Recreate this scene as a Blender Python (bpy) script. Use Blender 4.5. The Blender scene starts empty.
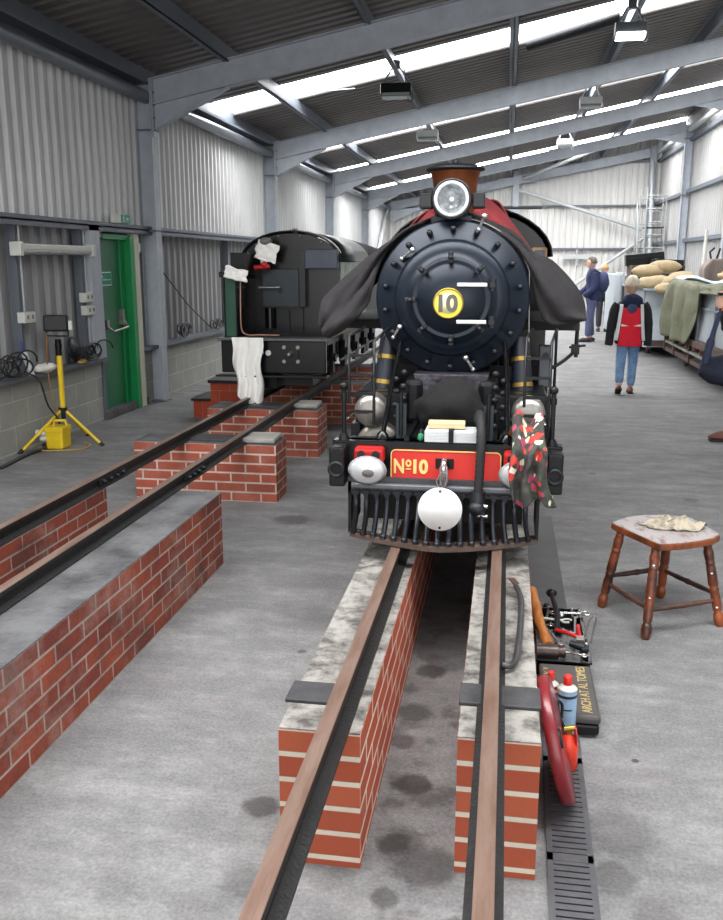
import bpy, bmesh, math, random
from mathutils import Vector, Matrix, noise
from math import sin, cos, pi, atan, tan, radians
random.seed(7)
scn = bpy.context.scene
C = scn.collection
W = {}

# ------------------------------------------------------------------ materials
def lin(h):
    if isinstance(h, str):
        v = [int(h[i:i+2], 16)/255 for i in (0, 2, 4)]
    else:
        v = list(h)
    return [(c/12.92 if c <= .04045 else ((c+.055)/1.055)**2.4) for c in v] + [1]
MATS = {}
def mat(name, col, rough=.6, metal=0, var=.15, scale=6, bump=0, bscale=None, col2=None, emit=0, spec=.5, stretch=None, thr=None, coat=0):
    if name in MATS: return MATS[name]
    m = bpy.data.materials.new(name); m.use_nodes = True
    nt = m.node_tree; N = nt.nodes; L = nt.links
    b = N['Principled BSDF']
    b.inputs['Roughness'].default_value = rough; b.inputs['Metallic'].default_value = metal
    b.inputs['Specular IOR Level'].default_value = spec
    b.inputs['Coat Weight'].default_value = coat
    tc = N.new('ShaderNodeTexCoord'); mp = N.new('ShaderNodeMapping')
    L.new(tc.outputs['Object'], mp.inputs['Vector'])
    if stretch: mp.inputs['Scale'].default_value = stretch
    nz = N.new('ShaderNodeTexNoise'); nz.inputs['Scale'].default_value = scale; nz.inputs['Detail'].default_value = 6
    nz.inputs['Roughness'].default_value = .65
    L.new(mp.outputs[0], nz.inputs['Vector'])
    c = lin(col)
    cr = N.new('ShaderNodeValToRGB')
    lo, hi = thr if thr else (.3, .7)
    cr.color_ramp.elements[0].position = lo; cr.color_ramp.elements[1].position = hi
    if col2:
        cr.color_ramp.elements[0].color = lin(col2); cr.color_ramp.elements[1].color = c
    else:
        cr.color_ramp.elements[0].color = [x*(1-var) for x in c[:3]]+[1]
        cr.color_ramp.elements[1].color = [min(1, x*(1+var)) for x in c[:3]]+[1]
    L.new(nz.outputs['Fac'], cr.inputs[0]); L.new(cr.outputs[0], b.inputs['Base Color'])
    if emit:
        b.inputs['Emission Color'].default_value = c; b.inputs['Emission Strength'].default_value = emit
    if bump:
        n2 = N.new('ShaderNodeTexNoise'); n2.inputs['Scale'].default_value = bscale or scale*4; n2.inputs['Detail'].default_value = 5
        L.new(mp.outputs[0], n2.inputs['Vector'])
        bp = N.new('ShaderNodeBump'); bp.inputs['Strength'].default_value = bump; bp.inputs['Distance'].default_value = .01
        L.new(n2.outputs['Fac'], bp.inputs['Height']); L.new(bp.outputs[0], b.inputs['Normal'])
    MATS[name] = m
    return m

def brick_mat(name, c1, c2, mortar, bw=.225, rh=.075, ms=.008, dirt=.5, off=(0, 0), dirtcol='2a2420', rough=.85, white=0):
    if name in MATS: return MATS[name]
    m = bpy.data.materials.new(name); m.use_nodes = True
    nt = m.node_tree; N = nt.nodes; L = nt.links; b = N['Principled BSDF']
    b.inputs['Roughness'].default_value = rough
    uv = N.new('ShaderNodeUVMap'); uv.uv_map = 'UVMap'
    mp = N.new('ShaderNodeMapping'); L.new(uv.outputs[0], mp.inputs[0])
    mp.inputs['Location'].default_value = (off[0], off[1], 0)
    br = N.new('ShaderNodeTexBrick')
    br.inputs['Scale'].default_value = 1; br.inputs['Brick Width'].default_value = bw; br.inputs['Row Height'].default_value = rh
    br.inputs['Mortar Size'].default_value = ms; br.inputs['Mortar Smooth'].default_value = .3; br.inputs['Bias'].default_value = 0
    br.inputs['Color1'].default_value = lin(c1); br.inputs['Color2'].default_value = lin(c2); br.inputs['Mortar'].default_value = lin(mortar)
    L.new(mp.outputs[0], br.inputs['Vector'])
    tc = N.new('ShaderNodeTexCoord')
    nz = N.new('ShaderNodeTexNoise'); nz.inputs['Scale'].default_value = 3.5; nz.inputs['Detail'].default_value = 7; nz.inputs['Roughness'].default_value = .7
    L.new(tc.outputs['Object'], nz.inputs['Vector'])
    cr = N.new('ShaderNodeValToRGB'); cr.color_ramp.elements[0].position = .42; cr.color_ramp.elements[1].position = .72
    cr.color_ramp.elements[0].color = (0, 0, 0, 1); cr.color_ramp.elements[1].color = (dirt, dirt, dirt, 1)
    L.new(nz.outputs['Fac'], cr.inputs[0])
    mx = N.new('ShaderNodeMixRGB'); L.new(cr.outputs[0], mx.inputs[0]); L.new(br.outputs['Color'], mx.inputs[1]); mx.inputs[2].default_value = lin(dirtcol)
    out = mx
    if white:
        n3 = N.new('ShaderNodeTexNoise'); n3.inputs['Scale'].default_value = 2.2; n3.inputs['Detail'].default_value = 8; n3.inputs['Roughness'].default_value = .75
        L.new(mp.outputs[0], n3.inputs['Vector'])
        c3 = N.new('ShaderNodeValToRGB'); c3.color_ramp.elements[0].position = .5; c3.color_ramp.elements[1].position = .8
        c3.color_ramp.elements[0].color = (0, 0, 0, 1); c3.color_ramp.elements[1].color = (white, white, white, 1)
        L.new(n3.outputs['Fac'], c3.inputs[0])
        m3 = N.new('ShaderNodeMixRGB'); L.new(c3.outputs[0], m3.inputs[0]); L.new(mx.outputs[0], m3.inputs[1]); m3.inputs[2].default_value = lin('a89c94')
        out = m3
    L.new(out.outputs[0], b.inputs['Base Color'])
    bp = N.new('ShaderNodeBump'); bp.inputs['Strength'].default_value = .6; bp.inputs['Distance'].default_value = .006; bp.invert = True
    L.new(br.outputs['Fac'], bp.inputs['Height'])
    n2 = N.new('ShaderNodeTexNoise'); n2.inputs['Scale'].default_value = 60; L.new(tc.outputs['Object'], n2.inputs['Vector'])
    b2 = N.new('ShaderNodeBump'); b2.inputs['Strength'].default_value = .3; b2.inputs['Distance'].default_value = .004
    L.new(n2.outputs['Fac'], b2.inputs['Height']); L.new(bp.outputs[0], b2.inputs['Normal']); L.new(b2.outputs[0], b.inputs['Normal'])
    MATS[name] = m
    return m

def concrete_floor():
    m = bpy.data.materials.new('concrete_floor'); m.use_nodes = True
    nt = m.node_tree; N = nt.nodes; L = nt.links; b = N['Principled BSDF']
    tc = N.new('ShaderNodeTexCoord'); O = tc.outputs['Object']
    def nz(scale, det=8, ro=.7, st=None):
        n = N.new('ShaderNodeTexNoise'); n.inputs['Scale'].default_value = scale; n.inputs['Detail'].default_value = det; n.inputs['Roughness'].default_value = ro
        if st:
            mp = N.new('ShaderNodeMapping'); mp.inputs['Scale'].default_value = st; L.new(O, mp.inputs[0]); L.new(mp.outputs[0], n.inputs['Vector'])
        else: L.new(O, n.inputs['Vector'])
        return n
    def ramp(src, p0, p1, c0=(0, 0, 0, 1), c1=(1, 1, 1, 1)):
        r = N.new('ShaderNodeValToRGB'); r.color_ramp.elements[0].position = p0; r.color_ramp.elements[1].position = p1
        r.color_ramp.elements[0].color = c0; r.color_ramp.elements[1].color = c1
        L.new(src, r.inputs[0]); return r.outputs[0]
    def mixc(f, a, bcol):
        x = N.new('ShaderNodeMixRGB')
        if isinstance(f, float): x.inputs[0].default_value = f
        else: L.new(f, x.inputs[0])
        L.new(a, x.inputs[1])
        if isinstance(bcol, list): x.inputs[2].default_value = bcol
        else: L.new(bcol, x.inputs[2])
        return x.outputs[0]
    base = ramp(nz(1.7).outputs['Fac'], .3, .7, lin('656567'), lin('9c9c9c'))
    fine = ramp(nz(14, 10, .8).outputs['Fac'], .3, .75, lin('4c4c4e'), lin('b0b0ae'))
    c = mixc(.42, base, fine)
    strk = ramp(nz(2.2, 9, .75, (1, 2.2, 1)).outputs['Fac'], .42, .62, (.7, .7, .7, 1), (0, 0, 0, 1))
    c = mixc(strk, c, lin('565658'))
    grit = ramp(nz(90, 4, .7).outputs['Fac'], .35, .65, lin('3e3e3e'), lin('a8a8a8'))
    c = mixc(.22, c, grit)
    # pinkish brick dust
    dust = ramp(nz(2.1, 6).outputs['Fac'], .55, .8, (0, 0, 0, 1), (.22, .22, .22, 1))
    c = mixc(dust, c, lin('9a7f7c'))
    # oil spots and rust, strongest between the plinths
    sep = N.new('ShaderNodeSeparateXYZ'); L.new(O, sep.inputs[0])
    def M(op, a, b_=None, clamp=False):
        n = N.new('ShaderNodeMath'); n.operation = op; n.use_clamp = clamp
        for i, v in enumerate((a, b_)):
            if v is None: continue
            if isinstance(v, (int, float)): n.inputs[i].default_value = v
            else: L.new(v, n.inputs[i])
        return n.outputs[0]
    dx = M('ABSOLUTE', M('ADD', sep.outputs[0], .2))
    pit = M('SUBTRACT', 1, M('MULTIPLY', M('SUBTRACT', dx, .12), 5, True), True)
    sp = ramp(nz(5.5, 5, .6).outputs['Fac'], .52, .62)
    f = M('MULTIPLY', sp, M('ADD', M('MULTIPLY', pit, .5), .04), True)
    c = mixc(f, c, lin('2c2825'))
    far = M('MULTIPLY', M('SUBTRACT', sep.outputs[1], 2.9), .8, True)
    c = mixc(M('MULTIPLY', M('MULTIPLY', far, pit), .45), c, lin('302e2c'))  # strip between the plinths evenly darker, growing away from the camera
    rust = ramp(nz(9, 6, .8).outputs['Fac'], .56, .68)
    c = mixc(M('MULTIPLY', M('MULTIPLY', rust, pit), .45), c, lin('6a4a3c'))
    # individual drips and puddles of oil
    for (x, y, r, k) in [(-.675, 2.313, .06, .7), (-.26, 2.2, .05, .75), (-.16, 2.12, .09, .6), (-.24, 2.5, .06, .75), (-.28, 2.95, .07, .6), (-.2, 1.85, .03, .6),
                         (-.07, 1.9, .035, .55), (-.26, 1.98, .04, .6), (-.62, 1.98, .07, .35), (.42, 2.02, .06, .3), (.47, 2.75, .012, .8), (-.3, 2.75, .05, .6), (-.25, 3.3, .06, .7), (-1.3, 5.3, .12, .5), (-1.1, 7.2, .2, .4),
                         (.36, 2.35, .12, .35), (.33, 2.15, .07, .4), (-.8, 3.4, .02, .6), (1.3, 6.2, .05, .4), (.7, 6.9, .03, .5)]:
        vm = N.new('ShaderNodeVectorMath'); vm.operation = 'DISTANCE'; L.new(O, vm.inputs[0]); vm.inputs[1].default_value = (x, y, 0)
        d = M('ADD', vm.outputs['Value'], M('MULTIPLY', M('SUBTRACT', nz(18, 3).outputs['Fac'], .5), r*1.1))
        fa = M('SUBTRACT', 1, M('MULTIPLY', M('SUBTRACT', d, r*.75), 2.5/r), True)
        fa = M('MINIMUM', M('MAXIMUM', fa, 0), 1)
        c = mixc(M('MULTIPLY', fa, k), c, lin('25211f'))
    L.new(c, b.inputs['Base Color'])
    b.inputs['Roughness'].default_value = .8
    bp = N.new('ShaderNodeBump'); bp.inputs['Strength'].default_value = .35; bp.inputs['Distance'].default_value = .01
    L.new(nz(35, 8, .8).outputs['Fac'], bp.inputs['Height']); L.new(bp.outputs[0], b.inputs['Normal'])
    return m

def zone_mat(name, base, rules, rough=.8, nscale=3):
    """cloth with blocks of colour sewn in: rules = list of (x0,x1,z0,z1,colour) in object space"""
    m = bpy.data.materials.new(name); m.use_nodes = True
    nt = m.node_tree; N = nt.nodes; L = nt.links; b = N['Principled BSDF']; b.inputs['Roughness'].default_value = rough
    tc = N.new('ShaderNodeTexCoord'); sep = N.new('ShaderNodeSeparateXYZ'); L.new(tc.outputs['Object'], sep.inputs[0])
    rgb = N.new('ShaderNodeRGB'); rgb.outputs[0].default_value = lin(base); c = rgb.outputs[0]
    def M(op, a, b_):
        n = N.new('ShaderNodeMath'); n.operation = op
        for i, v in enumerate((a, b_)):
            if isinstance(v, (int, float)): n.inputs[i].default_value = v
            else: L.new(v, n.inputs[i])
        return n.outputs[0]
    for (x0, x1, y0, y1, z0, z1, col) in rules:
        f = None
        for s, lo, hi in ((0, x0, x1), (1, y0, y1), (2, z0, z1)):
            g = M('MULTIPLY', M('GREATER_THAN', sep.outputs[s], lo), M('LESS_THAN', sep.outputs[s], hi))
            f = g if f is None else M('MULTIPLY', f, g)
        x = N.new('ShaderNodeMixRGB'); L.new(f, x.inputs[0]); L.new(c, x.inputs[1]); x.inputs[2].default_value = lin(col); c = x.outputs[0]
    L.new(c, b.inputs['Base Color'])
    return m

# ------------------------------------------------------------------ mesh builder
class MB:
    def __init__(s): s.v = []; s.f = []; s.sm = []
    def add(s, vs, fs, smooth=False):
        k = len(s.v); s.v += [Vector(v) for v in vs]
        for f in fs: s.f.append([i+k for i in f]); s.sm.append(smooth)
        return s
    def box(s, c, d, R=None):
        x, y, z = [q/2 for q in d]
        vs = [Vector(p) for p in ((-x,-y,-z),(x,-y,-z),(x,y,-z),(-x,y,-z),(-x,-y,z),(x,-y,z),(x,y,z),(-x,y,z))]
        if R is not None: vs = [R @ v for v in vs]
        vs = [v+Vector(c) for v in vs]
        return s.add(vs, [(0,3,2,1),(4,5,6,7),(0,1,5,4),(1,2,6,5),(2,3,7,6),(3,0,4,7)])
    def b2(s, x0, x1, y0, y1, z0, z1): return s.box(((x0+x1)/2,(y0+y1)/2,(z0+z1)/2),(abs(x1-x0),abs(y1-y0),abs(z1-z0)))
    def lathe(s, prof, o, ax=(0,0,1), n=24, smooth=True, caps=True):
        ax = Vector(ax).normalized(); t = Vector((1,0,0)) if abs(ax.x) < .9 else Vector((0,1,0))
        u = ax.cross(t).normalized(); w = ax.cross(u); o = Vector(o)
        vs = []; fs = []
        for r, h in prof:
            for i in range(n):
                a = 2*pi*i/n; vs.append(o+ax*h+(u*cos(a)+w*sin(a))*r)
        for j in range(len(prof)-1):
            for i in range(n):
                fs.append((j*n+i, j*n+(i+1)%n, (j+1)*n+(i+1)%n, (j+1)*n+i))
        s.add(vs, fs, smooth)
        if caps:
            s.add([vs[i] for i in range(n)], [tuple(reversed(range(n)))]); s.add(vs[-n:], [tuple(range(n))])
        return s
    def cyl(s, p0, p1, r0, r1=None, n=14, smooth=True):
        p0 = Vector(p0); p1 = Vector(p1); d = p1-p0
        return s.lathe([(r0, 0), (r0 if r1 is None else r1, d.length)], p0, d, n, smooth)
    def tube(s, pts, r, n=8, caps=True, closed=False):
        pts = [Vector(p) for p in pts]; R = r if isinstance(r, (list, tuple)) else [r]*len(pts)
        vs = []; fs = []; m = len(pts); pu = None
        for i, p in enumerate(pts):
            if closed: d = pts[(i+1) % m]-pts[i-1]
            else: d = pts[min(i+1, m-1)]-pts[max(i-1, 0)]
            d.normalize()
            if pu is None:
                t = Vector((0,0,1)) if abs(d.z) < .9 else Vector((1,0,0)); u = d.cross(t).normalized()
            else:
                u = (pu-d*pu.dot(d)); u = u.normalized() if u.length > 1e-6 else d.orthogonal().normalized()
            pu = u; w = d.cross(u)
            for k in range(n):
                a = 2*pi*k/n; vs.append(p+(u*cos(a)+w*sin(a))*R[i])
        for j in range(m if closed else m-1):
            for k in range(n):
                j2 = (j+1) % m; fs.append((j*n+k, j*n+(k+1)%n, j2*n+(k+1)%n, j2*n+k))
        s.add(vs, fs, True)
        if caps and not closed: s.add(vs[:n], [tuple(reversed(range(n)))]); s.add(vs[-n:], [tuple(range(n))])
        return s
    def ell(s, c, r, n=16, m=10, R=None, fn=None):
        c = Vector(c); r = (r, r, r) if isinstance(r, (int, float)) else r
        vs = []; fs = []
        for j in range(m+1):
            t = pi*j/m
            for i in range(n):
                a = 2*pi*i/n; p = Vector((sin(t)*cos(a), sin(t)*sin(a), cos(t)))
                if fn: p = fn(p)
                p = Vector((p.x*r[0], p.y*r[1], p.z*r[2]))
                if R is not None: p = R @ p
                vs.append(c+p)
        for j in range(m):
            for i in range(n): fs.append((j*n+i, (j+1)*n+i, (j+1)*n+(i+1)%n, j*n+(i+1)%n))
        return s.add(vs, fs, True)
    def prism(s, poly, o, ux, uy, th):
        """poly in plane (ux,uy) at o, thickness vector th"""
        o = Vector(o); ux = Vector(ux); uy = Vector(uy); th = Vector(th); n = len(poly)
        a = [o+ux*x+uy*y for x, y in poly]; b = [p+th for p in a]
        fs = [tuple(reversed(range(n))), tuple(range(n, 2*n))]
        for i in range(n): j = (i+1)%n; fs.append((i, j, n+j, n+i))
        return s.add(a+b, fs)
    def grid(s, fn, nu, nv, smooth=True):
        vs = [fn(i/nu, j/nv) for j in range(nv+1) for i in range(nu+1)]
        fs = [(j*(nu+1)+i, j*(nu+1)+i+1, (j+1)*(nu+1)+i+1, (j+1)*(nu+1)+i) for j in range(nv) for i in range(nu)]
        return s.add(vs, fs, smooth)
    def absorb(s, me, M=None, smooth=True):
        M = M or Matrix()
        return s.add([M @ v.co for v in me.vertices], [tuple(p.vertices) for p in me.polygons], smooth)
    def build(s, name, material, parent=None, bevel=0, thick=0, sub=0, origin=None, fixn=True):
        me = bpy.data.meshes.new(name)
        if origin is None:
            if parent is not None: org = W[parent]
            else:
                xs = [v.x for v in s.v]; ys = [v.y for v in s.v]; zs = [v.z for v in s.v]
                org = Vector(((min(xs)+max(xs))/2, (min(ys)+max(ys))/2, min(zs)))
        else: org = Vector(origin)
        me.from_pydata([v-org for v in s.v], [], s.f); me.update()
        me.polygons.foreach_set('use_smooth', s.sm)
        if fixn:
            bm = bmesh.new(); bm.from_mesh(me); bmesh.ops.remove_doubles(bm, verts=bm.verts, dist=1e-5) if sub else None
            bmesh.ops.recalc_face_normals(bm, faces=bm.faces); bm.to_mesh(me); bm.free()
        uv = me.uv_layers.new(name='UVMap')
        for p in me.polygons:
            n = p.normal; ax = max(range(3), key=lambda i: abs(n[i]))
            for li in p.loop_indices:
                q = me.vertices[me.loops[li].vertex_index].co + org
                uv.data[li].uv = (q.y, q.z) if ax == 0 else ((q.x, q.z) if ax == 1 else (q.x, q.y))
        me.materials.append(material)
        o = bpy.data.objects.new(name, me); C.objects.link(o)
        if parent is None: o.location = org; W[o] = org
        else: o.parent = parent; W[o] = org; o.location = org-W[parent]
        if thick:
            md = o.modifiers.new('thick', 'SOLIDIFY'); md.thickness = thick; md.offset = 0
        if bevel:
            md = o.modifiers.new('bevel', 'BEVEL'); md.width = bevel; md.segments = 2; md.limit_method = 'ANGLE'
        if sub:
            md = o.modifiers.new('sub', 'SUBSURF'); md.levels = sub; md.render_levels = sub
        return o
def tag(o, label=None, cat=None, group=None, kind=None):
    if label: o['label'] = label
    if cat: o['category'] = cat
    if group: o['group'] = group
    if kind: o['kind'] = kind
    return o
def thing(name, loc, label, cat, group=None):
    o = bpy.data.objects.new(name, None); o.empty_display_size = .1; C.objects.link(o); o.location = loc; W[o] = Vector(loc)
    return tag(o, label, cat, group)
def copy_tree(o, parent=None):
    c = o.copy(); C.objects.link(c); W[c] = W[o]
    if parent: c.parent = parent
    for ch in [k for k in list(W) if k.parent == o and k != c]: copy_tree(ch, c)
    return c
def struct(o, kind='structure'): o['kind'] = kind; return o
def text(s, size, loc, ux, uy, material, name, parent, extrude=.001, width=None, bold=0, height=None):
    cu = bpy.data.curves.new('t', 'FONT'); cu.body = s; cu.size = size; cu.extrude = extrude; cu.align_x = 'CENTER'; cu.align_y = 'CENTER'; cu.offset = bold
    ob = bpy.data.objects.new('t', cu); C.objects.link(ob); bpy.context.view_layer.update()
    me = bpy.data.meshes.new_from_object(ob.evaluated_get(bpy.context.evaluated_depsgraph_get()))
    bpy.data.objects.remove(ob); bpy.data.curves.remove(cu)
    xs = [v.co.x for v in me.vertices]; ys = [v.co.y for v in me.vertices]
    w = max(xs)-min(xs); h = max(ys)-min(ys); mx = (max(xs)+min(xs))/2; my = (max(ys)+min(ys))/2
    sx = width/w if width else 1; sy = height/h if height else (sx if width else 1)
    ux = Vector(ux).normalized(); uy = Vector(uy).normalized(); uz = ux.cross(uy); loc = Vector(loc)
    mb = MB(); mb.add([loc+ux*(v.co.x-mx)*sx+uy*(v.co.y-my)*sy+uz*v.co.z for v in me.vertices], [tuple(p.vertices) for p in me.polygons])
    bpy.data.meshes.remove(me)
    return mb.build(name, material, parent)
def skin(nodes, edges, root, sub=2):
    """nodes: {name:(co, r or (r1,r2))} -> evaluated mesh of a Skin surface"""
    keys = list(nodes); me = bpy.data.meshes.new('sk')
    me.from_pydata([Vector(nodes[k][0]) for k in keys], [(keys.index(a), keys.index(b)) for a, b in edges], [])
    ob = bpy.data.objects.new('sk', me); C.objects.link(ob)
    ob.modifiers.new('s', 'SKIN').use_smooth_shade = True
    lay = me.skin_vertices[0].data if me.skin_vertices else None
    if lay is None:
        bm = bmesh.new(); bm.from_mesh(me); bm.verts.layers.skin.verify(); bm.to_mesh(me); bm.free(); lay = me.skin_vertices[0].data
    for i, k in enumerate(keys):
        r = nodes[k][1]; lay[i].radius = r if isinstance(r, (tuple, list)) else (r, r)
        lay[i].use_root = (k == root)
    ob.modifiers.new('u', 'SUBSURF').levels = sub
    bpy.context.view_layer.update()
    out = bpy.data.meshes.new_from_object(ob.evaluated_get(bpy.context.evaluated_depsgraph_get()))
    bpy.data.objects.remove(ob); bpy.data.meshes.remove(me)
    return out
def RZ(a): return Matrix.Rotation(a, 3, 'Z')
def RX(a): return Matrix.Rotation(a, 3, 'X')
def RY(a): return Matrix.Rotation(a, 3, 'Y')
def nz(p, s=1, seed=0): return noise.noise(Vector(p)*s+Vector((seed*7.3, seed*3.1, seed)))
def smooth_path(pts, k=6):
    """Catmull-Rom through pts"""
    P = [Vector(p) for p in pts]; P = [P[0]*2-P[1]]+P+[P[-1]*2-P[-2]]; out = []
    for i in range(1, len(P)-2):
        for j in range(k):
            t = j/k; a, b, c, d = P[i-1:i+3]
            out.append(.5*((2*b)+(-a+c)*t+(2*a-5*b+4*c-d)*t*t+(-a+3*b-3*c+d)*t**3))
    return out+[P[-2]]

# palette
steel = mat('galvanised_steel', 'adb3bb', .5, .1, .12, 5, .1)
steel_dk = mat('grey_painted_steel', '666c75', .5, .15, .12, 5)
sheet_in = mat('cladding_sheet', 'cbcbcb', .55, 0, .10, 2, stretch=(1, 1, .25))
sheet_lo = mat('cladding_sheet_lower', '8f8f90', .6, 0, .16, 2.5, stretch=(1, 1, .3))
sheet_white = mat('cladding_sheet_end', 'd0cfcc', .55, 0, .06, 2, stretch=(1, 1, .25))
roofm = mat('roof_sheet', '6c6764', .6, .1, .12, 1.2)
block = brick_mat('concrete_block', 'a5a69f', '9a9b94', 'b9b9b0', .45, .215, .008, .25, off=(.1, -.02), dirtcol='5c5c58')
brick_new = brick_mat('clean_red_brick', 'a34a30', 'b35a3c', 'd8ccba', .225, .075, .009, .25, off=(.06, -.025), dirtcol='7a4a3a')
brick_old = brick_mat('old_red_brick', '98482f', '743024', 'a3958a', .21, .0667, .006, .85, off=(.02, 0.0), dirtcol='3a2a26', white=.7)
brick_mid = brick_mat('weathered_red_brick', 'ac5640', '8e4230', 'c9b8aa', .21, .0667, .007, .55, off=(.03, 0.0), dirtcol='5a3a32', white=.4)
mortar_top = mat('stained_mortar', '95928c', .9, 0, .2, 13, .6, 50, col2='4c4845', thr=(.36, .58))
plinth_top = mat('worn_concrete', '626264', .85, 0, .2, 5, .5, 50, col2='323234', thr=(.32, .62))
rail_side = mat('blackened_rail', '2b2a2a', .55, .4, .3, 25, .3)
rail_head = mat('rusty_railhead', '927b6f', .42, .5, .2, 10, .1, col2='75594b', stretch=(3, .4, 1), thr=(.3, .65))
black = mat('black_paint', '07080b', .25, 0, .3, 8, spec=.45)
black2 = mat('sooty_black_paint', '0a0b0d', .42, 0, .4, 12, .1, spec=.35)
navy = mat('dark_blue_black_paint', '141a24', .35, .1, .2, 5)
teal = mat('dark_teal_paint', '1c282e', .4, .1, .2, 10)
greyblack = mat('worn_black_iron', '222428', .45, .4, .35, 16, .2)
steelb = mat('worn_bright_steel', '96928c', .38, .8, .2, 12, .1)
chrome = mat('polished_steel', 'd8d8d8', .18, .9, .05, 8)
brass = mat('brass', 'b09148', .3, .8, .15, 10)
copper = mat('copper', '8c4a26', .38, .7, .25, 6, col2='4e2a18')
cpipe = mat('copper_pipe', 'b48a78', .4, .5, .1, 8)
red = mat('signal_red', 'c8281e', .4, 0, .08, 6)
redlamp = mat('lamp_red', 'b51c1a', .35, 0, .15, 10)
gold = mat('gold_lettering', 'e2c878', .4, 0, .08, 20)
white = mat('white_paint', 'e6e6e4', .55, 0, .06, 8)
whitecloth = mat('white_cotton', 'ecebe6', .9, 0, .06, 14, .2)
darkcloth = mat('charcoal_wool', '2b292b', .95, 0, .2, 22, .5, 180)
blackcloth = mat('black_cloth', '09090b', .9, 0, .2, 20, .4, 150)
redcloth = mat('dark_red_cloth', '782226', .85, 0, .15, 10, .3, 120)
yellow = mat('yellow_paint', 'e6c422', .45, 0, .1, 8)
rubber = mat('black_rubber', '1d1d1e', .7, 0, .2, 20)
green_d = mat('green_door_paint', '1f6e45', .4, 0, .12, 3, stretch=(1, 1, .3))
green_f = mat('green_frame_paint', '128a4c', .4, 0, .08, 3)
cream = mat('cream_paint', 'c9c8b4', .6, 0, .1, 6)
wood = mat('varnished_wood', '8a4a24', .4, 0, .3, 9, .2, 30, col2='2e1710', stretch=(1, 1, .35), thr=(.35, .6))
glass = mat('lamp_glass', 'dfe6ea', .08, .3, .1, 30, .3, 60)
maroon = mat('maroon_paint', '7c2028', .35, 0, .12, 4, coat=.3)
lblue = mat('blue_grey_paint', '9fb0b4', .6, 0, .1, 5, stretch=(1, 1, .3))
lgreen = mat('locomotive_light_green', '8a9a88', .35, 0, .3, 5, col2='3f5a4a', thr=(.35, .6))
dgreen = mat('locomotive_dark_green', '1f4a38', .35, 0, .2, 5)
plastic_w = mat('off_white_plastic', 'cfcfc8', .5, 0, .05, 8)
# ------------------------------------------------------------------ setting
MB().b2(-6, 7, -4, 33, -.1, 0).build('floor', concrete_floor(), origin=(0, 0, 0)).__setitem__('kind', 'structure')

def corr(fixed, axis, a0, a1, lo, hi, pitch=.2, depth=.035, flip=1, slopef=None):
    """trapezoid profile sheet. axis 'y': runs along Y at X=fixed, vertical ribs; axis 'x': along X at Y=fixed"""
    prof = []; t = a0
    while t < a1:
        for dt, h in ((0, 0), (.52, 0), (.64, 1), (.88, 1), (1, 0)):
            p = t+dt*pitch
            if p <= a1+1e-6 and not (prof and abs(prof[-1][0]-p) < 1e-6): prof.append((p, h*depth*flip))
        t += pitch
    mb = MB(); vs = []; fs = []
    for (p, h) in prof:
        for z in (lo, hi):
            zz = z(p) if callable(z) else z
            vs.append((fixed+h, p, zz) if axis == 'y' else (p, fixed+h, zz))
    for i in range(len(prof)-1): fs.append((2*i, 2*i+2, 2*i+3, 2*i+1))
    return mb.add(vs, fs)
FR = [4.8, 9.93, 15.3, 20.5, 25.7]
XL, XR, YB = -4.14, 4.75, 31.0
def roofz(x): return 3.74+.2*(x+4.1)
struct(corr(XL, 'y', -2, YB, 1.99, 3.75, .165).build('wall_left', sheet_in, thick=.003, fixn=False))
struct(corr(XL-.03, 'y', -2, 8.57, .64, 1.95, .2).build('wall_left', sheet_lo, thick=.003, fixn=False))
struct(corr(XL-.03, 'y', 9.59, YB, .64, 1.95, .2).build('wall_left', sheet_lo, thick=.003, fixn=False))
mb = MB(); mb.b2(XL-.2, XL+.06, -2, 8.57, 0, .62); struct(mb.build('wall_left', block))
mb = MB(); mb.b2(XL-.2, XL+.06, 9.65, YB, 0, .62); struct(mb.build('wall_left', block))
MB().b2(XL-.22, XL+.1, 8.6, 8.8, -.02, .001)
struct(MB().b2(XL-.1, XL-.02, 8.3, 9.75, 1.74, 1.95).build('wall_left', steel_dk))
for y0, y1 in ((-2, 8.59), (9.61, YB)):   # dark sill on the block wall
    struct(MB().b2(XL-.05, XL+.15, y0, y1, .62, .655).build('trim_1', steel_dk))
struct(MB().b2(XL+.0, XL+.14, -2, YB, 1.94, 1.955).b2(XL+.125, XL+.14, -2, YB, 1.90, 1.99).build('trim_2', steel_dk))
struct(corr(YB, 'x', XL, XR+.3, 0, lambda p: roofz(p)+.02, .2, .035, -1).build('wall_back', sheet_white, thick=.003, fixn=False))
for i, z in enumerate((2.0, 3.36)): struct(MB().b2(XL, XR, YB-.16, YB-.03, z, z+.05).build('trim_%d' % (3+i), steel_dk))
struct(MB().b2(1.4, XR, YB-.16, YB-.03, 4.72, 4.77).build('trim_5', steel_dk))
struct(corr(XR, 'y', -2, YB, 0, 5.5, .235, .035, -1).build('wall_right', mat('cladding_sheet_right', 'a5a4a3', .6, 0, .1, 2, stretch=(1, 1, .25)), thick=.003, fixn=False))
for i, z in enumerate((2.12, 3.38, 4.7)): struct(MB().b2(XR-.14, XR-.02, -2, YB, z, z+.09).build('trim_%d' % (6+i), steel_dk))
struct(MB().b2(XR-.03, XR+.2, -2, YB, 5.4, 5.7).build('trim_9', steel_dk))
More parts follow.
